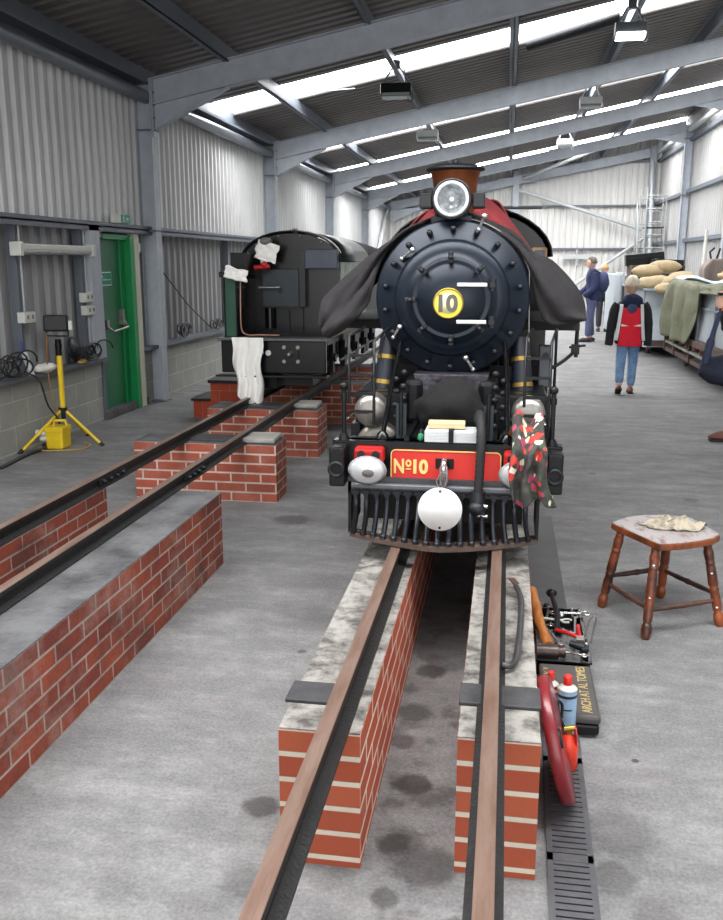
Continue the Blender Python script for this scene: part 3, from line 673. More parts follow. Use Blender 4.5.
# boiler, chimney, lamp
P(MB().lathe([(.33, 0), (.33, 1.4)], (c, 4.7, sz+.01), (0, 1, 0), 48), 'boiler', black2)
P(MB().lathe([(.11, -.06), (.100, 0), (.097, .04), (.097, .1), (.101, .15), (.108, .2), (.117, .232)], (-.257, 4.38, 1.78), (0, 0, 1), 32), 'chimney', copper)
P(MB().lathe([(.116, 0), (.138, .006), (.138, .016), (.105, .02), (.1, .03), (.001, .034)], (-.257, 4.38, 2.012), (0, 0, 1), 32).ell((-.257, 4.38, 2.055), .014), 'chimney_lid', greyblack)
P(MB().b2(-.345, -.165, 4.09, 4.25, 1.76, 1.80).b2(-.325, -.185, 4.08, 4.2, 1.8, 1.82), 'lamp_bracket', greyblack, .004)
hl = P(MB().lathe([(.045, .14), (.076, .12), (.084, .08), (.084, 0), (.089, -.01), (.089, -.022), (.074, -.022), (.074, .02)], (-.252, 4.06, 1.868), (0, 1, 0), 40, caps=False), 'headlamp', black)
P(MB().lathe([(.076, 0), (.076, -.008), (.064, -.012), (.062, 0)], (-.252, 4.04, 1.868), (0, 1, 0), 40, caps=False), 'rim', mat('pale_rim', 'dfe3e4', .3, .3), 0, hl)
P(MB().lathe([(.069, 0), (.055, .03), (.03, .05), (.001, .055)], (-.252, 4.045, 1.868), (0, 1, 0), 32, caps=False), 'reflector', mat('reflector', 'e0e4e6', .15, .7, .5, 30, .5, 30, col2='8a9094', thr=(.35, .6)), 0, hl)
P(MB().ell((-.252, 4.06, 1.868), .010).cyl((-.252, 4.06, 1.868), (-.252, 4.09, 1.868), .008), 'bulb', mat('bulb_glass', 'ffffff', .1), 0, hl)
for x0, x1 in ((-.395, -.34), (-.163, -.108)):
    nb = P(MB().b2(x0, x1, 4.08, 4.16, 1.832, 1.896), 'marker_box', greyblack, .003)
    P(MB().b2(x0+.006, x1-.006, 4.076, 4.08, 1.840, 1.888).b2(x0+.02, x0+.023, 4.073, 4.077, 1.840, 1.888), 'marker_face', black, 0, nb)
P(MB().cyl((-.35, 4.12, 1.864), (-.16, 4.12, 1.864), .012), 'marker_bar', greyblack)
# handrails round the smokebox
for s, a0, a1, m_ in ((1, 80, 20, steelb), (-1, 152, 205, greyblack)):
    pts = [Vector((c+.352*cos(radians(a0+(a1-a0)*k/14)), 4.12, sz+.352*sin(radians(a0+(a1-a0)*k/14)))) for k in range(15)]
    if s < 0: pts += [Vector((c-.34, 4.1, 1.2)), Vector((c-.30, 4.08, 1.08))]
    else: pts += [Vector((c+.34, 4.1, 1.25))]
    P(MB().tube(pts, .0035, 6), 'handrail', m_)
# frames, saddle, running plate
P(MB().b2(-.665, .215, 3.55, 3.64, .87, .885).b2(c-.215, c+.215, 3.6, 4.5, .87, .885).b2(-.66, .21, 4.5, 7.0, 1.0, 1.02), 'running_plate', black2, .002)
P(MB().b2(c-.16, c-.14, 3.56, 7.0, .6, .9).b2(c+.14, c+.16, 3.56, 7.0, .6, .9).b2(c-.2, c+.2, 3.7, 3.75, .6, .88).b2(c-.2, c+.2, 4.5, 6.9, .75, 1.1), 'frame', black2)
P(MB().prism([(-.18, 0), (.18, 0), (.15, .12), (.17, .22), (-.17, .22), (-.15, .12)], (c, 3.98, .89), (1, 0, 0), (0, 0, 1), (0, .5, 0)), 'smokebox_saddle', mat('heat_marked_iron', '54505a', .35, .4, .4, 22, .3, 60, col2='1c1b1d'), .006)
P(MB().b2(-.665, .215, 4.45, 4.47, .5, 1.1), 'motion_bracket', black2)
# buffer beam
P(MB().b2(-.69, .24, 3.53, 3.6, .715, .885), 'buffer_beam', black, .006)
for s, x in ((-1, -.655), (1, .208)):
    q = P(MB().b2(x-.032, x+.032, 3.44, 3.6, .71, .873), 'beam_end_block', black2, .008)
    P(MB().lathe([(.032, 0), (.034, .022), (.024, .026), (.02, -.02), (.001, -.02)], (x, 3.445, .785), (0, -1, 0), 20, caps=False), 'socket_ring', greyblack, 0, q)
    for dx in (-.02, .02):
        P(MB().cyl((x+dx, 3.443, .86), (x+dx, 3.434, .86), .006, n=6), 'rivet', greyblack, 0, q)
def rrect(w, h, r, n=5):
    o = []
    for cx_, cy_, a0 in ((w/2-r, h/2-r, 0), (-w/2+r, h/2-r, 90), (-w/2+r, -h/2+r, 180), (w/2-r, -h/2+r, 270)):
        for k in range(n+1): a = radians(a0+90*k/n); o.append((cx_+r*cos(a), cy_+r*sin(a)))
    return o
pcx, pcz = -.222, .790
pl = P(MB().prism(rrect(.446, .132, .02), (pcx, 3.528, pcz), (1, 0, 0), (0, 0, 1), (0, -.006, 0)), 'number_plate', red)
def frame_ring(w, h, r, t_, y, m_):
    a = rrect(w, h, r); b = rrect(w-2*t_, h-2*t_, max(.001, r-t_)); n = len(a); mb = MB()
    mb.add([(pcx+x, y, pcz+z) for x, z in a]+[(pcx+x, y, pcz+z) for x, z in b]+[(pcx+x, y-.002, pcz+z) for x, z in a]+[(pcx+x, y-.002, pcz+z) for x, z in b],
           sum([[(i, (i+1) % n, n+(i+1) % n, n+i), (2*n+i, 3*n+i, 3*n+(i+1) % n, 2*n+(i+1) % n), (i, 2*n+i, 2*n+(i+1) % n, (i+1) % n), (n+i, n+(i+1) % n, 3*n+(i+1) % n, 3*n+i)] for i in range(n)], []))
    return P(mb, 'plate_border', m_, 0, pl)
frame_ring(.446, .132, .02, .004, 3.5215, gold)
text('N', .07, (-.411, 3.5205, .787), (1, 0, 0), (0, 0, 1), gold, 'lettering', pl, .001, width=.042, height=.06, bold=.002)
text('o', .07, (-.372, 3.5205, .80), (1, 0, 0), (0, 0, 1), gold, 'lettering', pl, .001, width=.024, height=.03, bold=.002)
P(MB().b2(-.383, -.361, 3.5195, 3.5215, .774, .778), 'lettering', gold, 0, pl)
text('10', .07, (-.322, 3.5205, .787), (1, 0, 0), (0, 0, 1), gold, 'lettering', pl, .001, width=.06, height=.06, bold=.003)
P(MB().b2(-.262, -.188, 3.519, 3.53, .782, .824), 'drawhook_slot', black, .002)
hk = P(MB().tube(smooth_path([(-.225, 3.53, .81), (-.225, 3.48, .825), (-.225, 3.455, .80), (-.225, 3.46, .76), (-.225, 3.475, .735)]), .011, 10), 'drawhook', chrome)
P(MB().tube([(-.225+.022*cos(a/10*2*pi)*.6, 3.47, .765+.055*sin(a/10*2*pi)) for a in range(10)], .006, 6, closed=True), 'coupling_link', chrome, 0, hk)
for x in (-.528, .07):
    rl = P(MB().b2(x-.06, x+.06, 3.46, 3.53, .805, .868), 'marker_lamp_bracket', redlamp, .012)
    P(MB().cyl((x-.03, 3.455, .845), (x-.03, 3.45, .845), .016).cyl((x+.03, 3.455, .845), (x+.03, 3.45, .845), .016), 'lamp_screw', greyblack, 0, rl)
    R = Matrix.Diagonal((1, 1, .76)) @ RX(radians(0))
    mb = MB(); mb.lathe([(.001, 0), (.03, .006), (.06, .003), (.076, -.006), (.079, -.006), (.06, .010), (.001, .014)], (0, 0, 0), (0, -1, 0), 36)
    mb.v = [R @ v+Vector((x, 3.425, .785)) for v in mb.v]
    P(mb, 'oval_marker_disc', mat('grey_disc', 'b9bbbd', .35, .3, .06, 8))
    mb = MB(); mb.lathe([(.001, 0), (.02, .0), (.024, -.004)], (0, 0, 0), (0, -1, 0), 9, caps=False)
    mb.v = [R @ (Vector((v.x*1.1, v.y-.0155, v.z))+Vector((.005, 0, -.01)))+Vector((x, 3.425, .785)) for v in mb.v]
    P(mb, 'worn_patch', mat('worn_patch', '5f5b58', .6))
# pilot (cowcatcher)
P(MB().cyl((-.60, 3.49, .703), (.145, 3.49, .703), .021, n=14).b2(-.62, .165, 3.5, 3.53, .67, .74), 'pilot_top_bar', mat('dull_dark_iron', '4a4c50', .4, .5, .2, 20))
for x in (-.612, .152):
    P(MB().prism([(0, .5), (0, .72), (.25, .72), (.25, .52)], (x-.006, 3.5, 0), (0, 1, 0), (0, 0, 1), (.012, 0, 0)), 'pilot_side_plate', black2)
def ybot(x): return 3.50-.17*(1-min(1, abs(x-c)/.40)**1.5)
mb = MB(); N_ = 24
pts = [(-.61+.765*i/N_) for i in range(N_+1)]
vs = []
for x in pts: vs += [(x, ybot(x), .489), (x, ybot(x)+.07, .489), (x, ybot(x)+.07, .508), (x, ybot(x), .508)]
fs = []
for i in range(N_):
    for k in range(4): fs.append((4*i+k, 4*i+(k+1) % 4, 4*i+4+(k+1) % 4, 4*i+4+k))
mb.add(vs, fs); P(mb, 'pilot_bottom_plate', mat('rust_edged_iron', '5a4a42', .6, .2, .3, 14, .3))
for i in range(17):
    x = -.58+i*.0428; xb = c+(x-c)*1.0
    yb = ybot(x)+.012
    path = smooth_path([(x, 3.478, .688), (x+(c-x)*.01, 3.45, .64), (x, (3.45+yb)/2, .58), (x-(c-x)*.04, yb, .506)], 4)
    mb = MB(); mb.tube(path, [.008]+[.0105]*(len(path)-2)+[.013], 6)
    mb.prism([(-.017, .695), (.017, .695), (.0, .655)], (x, 3.462, 0), (1, 0, 0), (0, 0, 1), (0, -.012, 0))
    mb.ell((x-(c-x)*.04, yb+.004, .518), (.015, .015, .012), 8, 6)
    P(mb, 'pilot_bar', mat('pilot_iron', '2c2f34', .3, .6, .25, 20))
# stanchions, ladders, stays
for x in (-.645, .197):
    P(MB().cyl((x, 3.56, .885), (x, 3.56, 1.10), .010).ell((x, 3.56, 1.105), .018).cyl((x, 3.56, .885), (x, 3.56, .91), .022, .014).cyl((x, 3.56, 1.05), (x, 3.56, 1.075), .014), 'stanchion', black2)
for x0, x1 in ((-.64, -.535), (.085, .185)):
    mb = MB(); mb.tube([(x0, 3.66, 1.02), (x0, 3.66, 1.30), (x0+.03, 3.9, 1.32)], .007, 6).tube([(x1, 3.66, .93), (x1, 3.66, 1.28), (x1+.03, 3.9, 1.32)], .007, 6)
    for z in (1.06, 1.14, 1.22): mb.b2(x0, x1, 3.652, 3.668, z-.005, z+.006)
    mb.b2(x0, x1, 3.65, 3.67, .98, .99)
    P(mb, 'step_ladder_frame', black2)
for s in (-1, 1):
    P(MB().tube([(c+s*.255, 3.6, .89), (c+s*.25, 3.85, 1.08), (c+s*.235, 4.06, 1.24)], .011, 8).lathe([(.03, 0), (.022, .02), (.012, .03)], (c+s*.255, 3.6, .885), (0, 0, 1), 12), 'stay_rod', black)
    P(MB().b2(c+s*.178-.022, c+s*.178+.022, 3.60, 3.62, .885, 1.03).b2(c+s*.178-.004, c+s*.178+.004, 3.59, 3.60, .885, 1.07), 'guide_plate', teal, .003)
    P(MB().cyl((c+s*.178, 3.588, .9), (c+s*.178, 3.588, 1.08), .008), 'guide_rod', black2)
    # steam pipe and cylinders
    st = P(MB().cyl((c+s*.325, 4.10, 1.00), (c+s*.30, 4.16, 1.26), .045, .043, n=20), 'steam_pipe', mat('dark_blue_lagging', '191d28', .35, 0, .2, 10))
    a = Vector((c+s*.325, 4.10, 1.00)); b_ = Vector((c+s*.30, 4.16, 1.26)); d_ = (b_-a)
    for k in (.16, .60): P(MB().cyl(a+d_*k, a+d_*(k+.07), .0475, .0465, n=20), 'brass_band', brass, 0, st)
    P(MB().lathe([(.001, 0), (.035, .002), (.066, .012), (.073, .03), (.073, .5)], (c+s*.345, 3.84, .955), (0, 1, 0), 32), 'valve_chest', steelb)
    P(MB().lathe([(.001, 0), (.06, .004), (.09, .014), (.098, .03), (.098, .48)], (c+s*.315, 3.87, .80), (0, 1, 0), 32), 'cylinder_cover', mat('oily_steel', '8d897f', .35, .7, .3, 6, .1))
    P(MB().b2(c+s*.31-.12, c+s*.31+.12, 3.95, 4.4, .7, 1.03), 'cylinder_block', black2, .015)
    P(MB().b2(c+s*.12, c+s*.21, 3.96, 4.2, .88, 1.09), 'saddle_casting', black2, .03)
    for k in range(9):
        P(MB().ell((c+s*(.20+.035*(k % 2)), 3.86+.02*(k % 3), .90+.028*k), (.016, .012, .014), 8, 6), 'nut', greyblack)
    P(MB().tube([(c+s*.345, 3.83, .955), (c+s*.345, 3.80, .955), (c+s*.40, 3.78, .958), (c+s*.405, 3.6, .962)], .004, 5), 'lubricator_pipe', chrome)
    P(MB().b2(c+s*.44, c+s*.40, 3.9, 4.4, .7, .89), 'cylinder_cladding', black2)
P(MB().b2(c-.33, c+.33, 3.66, 3.70, .52, .70).b2(c-.28, c+.28, 3.8, 4.2, .56, .68), 'pony_truck', black2)
# wheels under
for y, r in ((4.05, .11), (4.9, .21), (5.5, .21), (6.1, .21)):
    for x in (-.405, -.004):
        w = P(MB().lathe([(r-.04, -.02), (r+.012, -.02 if x < c else -.02), (r+.012, -.012), (r, -.01), (r, .022), (r-.05, .022)], (x+(.0), y, .4835+r), (1, 0, 0), 30), 'wheel', greyblack)
        P(MB().lathe([(.03, -.03), (.03, .03)], (x, y, .4835+r), (1, 0, 0), 12), 'hub', greyblack, 0, w)
P(MB().b2(c+.215, c+.235, 4.85, 6.15, .64, .68).b2(c-.235, c-.215, 4.85, 6.15, .64, .68), 'coupling_rod', steelb)
# tanks / wide running boards and lubricator box, step pipe
for s, x0, x1 in ((-1, c-.60, c-.30), (1, c+.30, c+.60)):
    P(MB().b2(x0, x1, 4.6, 6.8, 1.285, 1.31).b2(x0, x1, 4.59, 4.61, 1.265, 1.31), 'side_footplate', rubber, .003)
P(MB().b2(.160, .22, 4.28, 4.36, 1.02, 1.215), 'lubricator_box', mat('grey_box_paint', '4c4f54', .5, .2, .2, 10), .006)
P(MB().cyl((.19, 4.278, 1.17), (.19, 4.27, 1.17), .016), 'lubricator_cap', greyblack)
P(MB().tube([(.355, 4.62, 1.29), (.355, 4.62, 1.13)], .01, 8).box((.35, 4.62, 1.17), (.04, .03, .05)).cyl((.32, 4.62, 1.18), (.40, 4.62, 1.19), .006).tube(smooth_path([(.35, 4.62, 1.16), (.28, 4.55, 1.11), (.2, 4.5, 1.07)]), .009, 6), 'injector_pipe', black2)
P(MB().tube([(.255, 4.62, 1.27), (.255, 4.62, .55)], .008, 6).b2(.2, .29, 4.6, 4.72, .66, .675), 'cab_step', black2)
# cab
arc = [(c-.47, .95), (c-.47, 1.62)]+[(c+.47*cos(radians(180-k*12)), 1.62+.28*sin(radians(180-k*12))) for k in range(1, 15)]+[(c+.47, 1.62), (c+.47, .95)]
P(MB().prism([(x-c, z) for x, z in arc], (c, 5.6, 0), (1, 0, 0), (0, 0, 1), (0, .02, 0)), 'cab_front', black)
mb = MB(); vs = []; fs = []; n = 16
for k in range(n+1):
    a = radians(180-180*k/n)
    for y in (5.5, 7.0):
        for rr in (.485, .497): vs.append((c+rr*cos(a), y, 1.63+(.29+rr-.485)*sin(a)))
for k in range(n):
    b0 = 4*k; b1 = 4*k+4; fs += [(b0, b1, b1+2, b0+2), (b0+1, b0+3, b1+3, b1+1), (b0, b0+1, b1+1, b1), (b0+2, b1+2, b1+3, b0+3)]
P(mb.add(vs, fs, True), 'cab_roof', black)
for x in (c-.4695, c+.4695): P(MB().b2(x-.0075, x+.0075, 5.62, 6.9, .95, 1.62), 'cab_side', black)
P(MB().prism(rrect(.09, .1, .01), (.185, 5.597, 1.635), (1, 0, 0), (0, 0, 1), (0, -.008, 0)), 'spectacle_frame', mat('tan_wood', 'a8815c', .6))
P(MB().b2(.155, .215, 5.585, 5.589, 1.60, 1.67), 'spectacle_glass', mat('dark_glass', '2a3038', .08, .2, .1, 5))
P(MB().b2(c+.1, c+.42, 5.45, 5.55, 1.905, 1.915), 'roof_vent_strip', navy)
# vacuum hose on the beam
hp = smooth_path([(-.10, 3.62, .97), (-.09, 3.56, 1.0), (-.082, 3.49, .95), (-.08, 3.465, .88), (-.082, 3.46, .80), (-.086, 3.455, .70)], 8)
hs = P(MB().tube(hp, [.017+.0025*(i % 2) for i in range(len(hp))], 10), 'vacuum_hose', rubber)
P(MB().cyl((-.086, 3.455, .71), (-.088, 3.45, .64), .028, .034, n=14).ell((-.088, 3.44, .645), (.036, .036, .03)), 'hose_coupling', greyblack, 0, hs)
for z in (.655, .615): P(MB().cyl((-.085, 3.44, z), (-.045, 3.43, z), .009, n=6), 'coupling_bolt', chrome, 0, hs)
# little junk on the running plate, parts of the machine
for x, z, r in ((-.12, .905, .02), (.02, .91, .014), (.055, .90, .018), (-.33, .9, .016), (.01, .905, .012)):
    P(MB().lathe([(r, 0), (r*.8, .02), (r*.4, .035)], (x, 3.62, .89), (0, 0, 1), 10), 'oil_cup', greyblack)
P(MB().lathe([(.001, 0), (.014, 0), (.014, .01)], (.04, 3.6, .925), (0, -1, 0), 12), 'gauge_plug', copper)

# things lying on / hung from the locomotive
t = thing('hanging_disc', (-.225, 3.4, .575), 'round white headboard disc hanging from the coupling in front of the red number plate', 'disc')
MB().lathe([(.001, 0), (.084, 0), (.086, .003), (.086, .008), (.001, .008)], (-.228, 3.345, .662), (0, -1, 0), 48).build('disc', white, t)
MB().cyl((-.228, 3.3365, .735), (-.228, 3.336, .735), .006).cyl((-.228, 3.3365, .588), (-.228, 3.336, .588), .005).build('hole', black, t)
MB().tube([(-.228, 3.335, .735), (-.248, 3.39, .76), (-.235, 3.45, .785)], .002, 5).tube([(-.228, 3.335, .735), (-.205, 3.39, .76), (-.215, 3.45, .785)], .002, 5).build('wire', steelb, t)
t = thing('newspaper_bundle', (-.2, 3.6, .89), 'strapped bundle of grey newspapers lying on the front platform of the locomotive', 'newspapers')
MB().b2(-.31, -.205, 3.53, 3.66, .887, .935).b2(-.2, -.1, 3.53, 3.66, .887, .933).build('papers', brick_mat('paper_edges', 'd6d9da', 'c2c6c8', '9ea3a5', 3, .006, .0008, .1), t, bevel=.004)
MB().b2(-.212, -.192, 3.525, 3.665, .886, .94).build('strap', blackcloth, t)
tag(MB().box((-.225, 3.61, .949), (.15, .08, .024), RZ(.05)).build('wooden_block', mat('pale_pine', 'cdb58e', .7, 0, .12, 8, stretch=(1, 6, 6)), bevel=.003), 'pale tan piece of wood on top of the newspaper bundle', 'wood')
mb = MB(); mb.ell((-.328, 3.57, .90), (.014, .02, .016), 12, 8, fn=lambda p: p*(1+.4*nz(p, 3, 9)))
tag(mb.build('green_rag', mat('green_cloth', '2f7a56', .9)), 'scrap of green cloth at the left end of the newspaper bundle', 'rag')
mb = MB(); mb.ell((-.225, 3.82, .985), (.155, .12, .118), 36, 22, fn=lambda p: p*(1+.18*nz(p, 1.6, 2)+.07*nz(p, 5, 4))+Vector((0, 0, -.1*abs(p.x))))
tag(mb.build('black_cloth_bundle', blackcloth), 'heap of black cloth piled on the front platform below the smokebox', 'cloth')
# floral rag over the right end of the beam
m = bpy.data.materials.new('floral_cotton'); m.use_nodes = True; nt = m.node_tree; Nn = nt.nodes; Ln = nt.links; b = Nn['Principled BSDF']; b.inputs['Roughness'].default_value = .9
tc = Nn.new('ShaderNodeTexCoord'); vo = Nn.new('ShaderNodeTexVoronoi'); vo.inputs['Scale'].default_value = 30; Ln.new(tc.outputs['Object'], vo.inputs['Vector'])
r1_ = Nn.new('ShaderNodeValToRGB'); r1_.color_ramp.elements[0].position = .0; r1_.color_ramp.elements[0].color = lin('3a3836'); r1_.color_ramp.elements[1].position = .45; r1_.color_ramp.elements[1].color = lin('c0392f')
for p_, h_ in ((.6, 'd8cfb8'), (.75, '3c4a3c'), (.88, 'a64a60')): e_ = r1_.color_ramp.elements.new(p_); e_.color = lin(h_)
r1_.color_ramp.interpolation = 'CONSTANT'
sx = Nn.new('ShaderNodeSeparateXYZ'); Ln.new(vo.outputs['Color'], sx.inputs[0]); Ln.new(sx.outputs[0], r1_.inputs[0])
lt = Nn.new('ShaderNodeMath'); lt.operation = 'GREATER_THAN'; lt.inputs[1].default_value = .64; Ln.new(vo.outputs['Distance'], lt.inputs[0])
mx = Nn.new('ShaderNodeMixRGB'); Ln.new(lt.outputs[0], mx.inputs[0]); Ln.new(r1_.outputs[0], mx.inputs[1]); mx.inputs[2].default_value = lin('4a4843'); Ln.new(mx.outputs[0], b.inputs['Base Color'])
def rag(u, v):
    w = .115+.05*v; x = .085+(u-.5)*w+.010*sin(v*7)+.045*v
    z = .985-.30*v+.018*sin(u*9+v*3); y = 3.58-.19*min(1, v*3.2)+.022*sin(u*16+v*6)+.012*nz((u*5, v*7, 0), 1, 2)
    if v < .15: z = .965+.03*sin(u*8)+.02*nz((u*6, v*9, 1), 1)+.12*v; y = 3.62-.3*v
    return Vector((x, y, z))
tag(MB().grid(rag, 24, 36).build('floral_rag', m, thick=.004), 'red and cream floral patterned rag draped over the right end of the buffer beam', 'rag')

# covers over the boiler
def drape(line_near, line_far, y0, y1, seed, fold=.02, nu=60, nv=16):
    A = smooth_path([(x, 0, z) for x, z in line_near], 8); B = smooth_path([(x, 0, z) for x, z in line_far], 8)
    def f(u, v):
        i = u*(len(A)-1); k = min(int(i), len(A)-2); t_ = i-k
        a = A[k].lerp(A[k+1], t_); j = u*(len(B)-1); k = min(int(j), len(B)-2); b = B[k].lerp(B[k+1], j-k)
        p = a.lerp(b, v); edge = abs(u-.5)*2
        n_ = fold*1.5*(edge**1.5)*(sin(v*9+seed+u*4)+1.5*nz((u*5, v*3, seed), 1.3))
        return Vector((p.x+n_*.7*(1 if u > .5 else -1), y0+(y1-y0)*v+.02*nz((u*6, v*2, 1), 1, seed), p.z+n_*.6+.008*nz((u*10, v*8, 3), 1)))
    return MB().grid(f, nu, nv)
near_l = [(-.815, 1.305), (-.83, 1.34), (-.80, 1.385), (-.745, 1.44), (-.69, 1.52), (-.60, 1.62), (-.48, 1.725), (-.36, 1.785), (c, 1.80), (-.12, 1.79), (.0, 1.725), (.1, 1.62), (.16, 1.555), (.235, 1.51), (.285, 1.44), (.325, 1.36), (.33, 1.315)]
far_l = [(-.86, 1.29), (-.88, 1.33), (-.86, 1.38), (-.8, 1.44), (-.72, 1.51), (-.62, 1.6), (-.5, 1.72), (-.36, 1.8), (c, 1.82), (-.12, 1.81), (.02, 1.74), (.12, 1.62), (.2, 1.55), (.3, 1.5), (.36, 1.42), (.39, 1.35), (.38, 1.31)]
t = thing('boiler_blanket', (c, 4.5, 1.3), 'charcoal wool blanket draped over the boiler with wings hanging on both sides', 'blanket')
drape(near_l, far_l, 4.24, 5.1, 3, .022).build('blanket', darkcloth, t, thick=.012)
# hanging wings in front: the cloth hangs down beside the smokebox
def wing(top, bot, ya, yb, seed):
    A = smooth_path(top, 8); B = smooth_path(bot, 8)
    def f(u, v):
        i = u*(len(A)-1); k = min(int(i), len(A)-2); a = A[k].lerp(A[k+1], i-k); j = u*(len(B)-1); k = min(int(j), len(B)-2); b = B[k].lerp(B[k+1], j-k)
        p = a.lerp(b, v); s_ = sin(v*pi)
        return p+Vector((0, -.05*s_+.035*s_*sin(v*8+u*4+seed)+.03*nz((u*5, v*5, seed), 1), .008*sin(u*12)*v))
    return MB().grid(f, 30, 20)
wing([(-.352, 4.25, 1.80), (-.441, 4.25, 1.755), (-.604, 4.25, 1.655), (-.715, 4.25, 1.565), (-.847, 4.22, 1.445), (-.874, 4.2, 1.375), (-.876, 4.2, 1.31)],
     [(-.40, 4.2, 1.755), (-.501, 4.18, 1.711), (-.585, 4.16, 1.60), (-.616, 4.15, 1.476), (-.645, 4.15, 1.385), (-.73, 4.15, 1.315), (-.83, 4.18, 1.255)], 0, 0, 1).build('left_wing', darkcloth, t, thick=.012)
wing([(-.19, 4.25, 1.825), (-.086, 4.25, 1.78), (.03, 4.25, 1.725), (.12, 4.25, 1.635), (.2, 4.25, 1.605), (.30, 4.25, 1.504), (.352, 4.25, 1.41), (.356, 4.24, 1.352)],
     [(-.17, 4.15, 1.778), (-.065, 4.15, 1.725), (.035, 4.14, 1.655), (.103, 4.13, 1.56), (.122, 4.13, 1.47), (.15, 4.13, 1.38), (.20, 4.14, 1.33), (.35, 4.16, 1.35)], 0, 0, 4).build('right_wing', darkcloth, t, thick=.012)
rn = [(-.52, 1.66), (-.49, 1.74), (-.41, 1.84), (-.3, 1.885), (-.13, 1.895), (-.055, 1.88), (.0, 1.80), (.05, 1.70), (.12, 1.58), (.18, 1.49)]
rf_ = [(-.54, 1.62), (-.5, 1.74), (-.42, 1.85), (-.3, 1.9), (-.15, 1.91), (-.07, 1.89), (.0, 1.8), (.07, 1.68), (.14, 1.56), (.22, 1.46)]
t = thing('red_cover', (-.2, 4.6, 1.5), 'dark red cloth cover draped over the boiler behind the chimney', 'cover')
drape(rn, rf_, 4.55, 5.4, 8, .015, 50, 14).build('cover', redcloth, t, thick=.01)
def rwing(top, bot):
    A = smooth_path(top, 8); B = smooth_path(bot, 8)
    def f(u, v):
        i = u*(len(A)-1); k = min(int(i), len(A)-2); a = A[k].lerp(A[k+1], i-k); j = u*(len(B)-1); k = min(int(j), len(B)-2); b = B[k].lerp(B[k+1], j-k)
        return a.lerp(b, v)+Vector((0, -.03*sin(v*pi)+.015*sin(v*7+u*5)*v, 0))
    return MB().grid(f, 30, 12)
rwing([(-.25, 4.56, 1.90), (-.157, 4.5, 1.908), (-.102, 4.5, 1.893), (-.03, 4.5, 1.833), (.045, 4.5, 1.743), (.1, 4.5, 1.671), (.17, 4.5, 1.58)],
      [(-.25, 4.36, 1.80), (-.159, 4.33, 1.80), (-.105, 4.33, 1.77), (-.033, 4.33, 1.725), (.022, 4.33, 1.68), (.077, 4.33, 1.62), (.132, 4.33, 1.56)]).build('right_fold', redcloth, t, thick=.008)
rwing([(-.33, 4.56, 1.89), (-.37, 4.5, 1.86), (-.41, 4.5, 1.82), (-.46, 4.5, 1.77)], [(-.33, 4.33, 1.78), (-.38, 4.33, 1.77), (-.42, 4.33, 1.75), (-.46, 4.33, 1.72)]).build('left_fold', redcloth, t, thick=.008)
# ------------------------------------------------------------------ left locomotive
L2 = thing('tank_locomotive', (-1.95, 9.5, .48), 'black and green narrow gauge locomotive seen from its cab end on the left track', 'locomotive')
def Q(mb, name, m, bevel=0, par=None, **k): return mb.build(name, m, par or L2, bevel=bevel, **k)
d = -1.95
Q(MB().b2(-2.42, -1.50, 7.42, 7.48, .665, .945), 'buffer_beam', black, .008)
Q(MB().b2(-2.44, -1.49, 7.38, 7.60, .945, .965), 'footplate_edge', mat('worn_grey_edge', '5b5d60', .4, .3), .003)
Q(MB().b2(-2.46, -1.48, 7.36, 7.5, .635, .65), 'beam_bottom_angle', black2, .003)
Q(MB().b2(-2.2, -1.95, 7.5, 7.9, .52, .66).b2(-1.88, -1.62, 7.44, 7.7, .555, .655), 'guard_irons', black2, .006)
bp_ = Q(MB().cyl((-1.80, 7.42, .83), (-1.80, 7.40, .83), .07, n=24), 'drawgear_plate', black)
Q(MB().cyl((-1.80, 7.41, .83), (-1.80, 7.34, .835), .026, .02, n=14).ell((-1.80, 7.335, .835), .02), 'drawgear_pin', steelb, 0, bp_)
for a in (45, 135, 225, 315): Q(MB().cyl((-1.80+.085*cos(radians(a)), 7.42, .83+.085*sin(radians(a))), (-1.80+.085*cos(radians(a)), 7.405, .83+.085*sin(radians(a))), .017, n=8), 'bolt', steelb, 0, bp_)
Q(MB().cyl((-2.0, 7.42, .84), (-2.0, 7.41, .84), .024, n=12).cyl((-2.06, 7.42, .845), (-2.06, 7.41, .845), .02, n=12), 'vent_hole', mat('daylight_white', 'd9d9d9', .5))
# bunker box at left with green side
Q(MB().b2(-2.40, -2.30, 7.5, 8.1, .965, 1.47), 'green_tank', dgreen, .01)
Q(MB().b2(-2.405, -2.395, 7.49, 8.1, .96, 1.49).b2(-2.3, -2.29, 7.49, 8.1, .96, 1.49), 'tank_edging', black)
Q(MB().b2(-2.44, -2.26, 7.48, 7.62, 1.47, 1.52), 'tank_top', greyblack, .01)
arc2 = [(-.455, .96), (-.455, 1.58)]+[(.455*cos(radians(180-k*12)), 1.60+.255*sin(radians(180-k*12))) for k in range(1, 15)]+[(.455, 1.58), (.455, .96)]
Q(MB().prism(arc2, (d, 8.1, 0), (1, 0, 0), (0, 0, 1), (0, .02, 0)), 'cab_back', black, .002)
mb = MB(); vs = []; fs = []; n = 16
for k in range(n+1):
    a = radians(180-180*k/n)
    for y in (8.06, 9.75):
        for rr in (.462, .474): vs.append((d+rr*cos(a), y, 1.605+(.262+rr-.462)*sin(a)))
for k in range(n):
    b0 = 4*k; b1 = 4*k+4; fs += [(b0, b1, b1+2, b0+2), (b0+1, b0+3, b1+3, b1+1), (b0, b0+1, b1+1, b1), (b0+2, b1+2, b1+3, b0+3)]
Q(mb.add(vs, fs, True), 'cab_roof', mat('dusty_black_roof', '15181b', .3, .2, .2, 4))
mb = MB(); vs = []; fs = []
for k in range(9):
    a = radians(90-75*k/8)
    for y in (8.055, 8.13):
        vs.append((d+.476*cos(a), y, 1.607+.276*sin(a)))
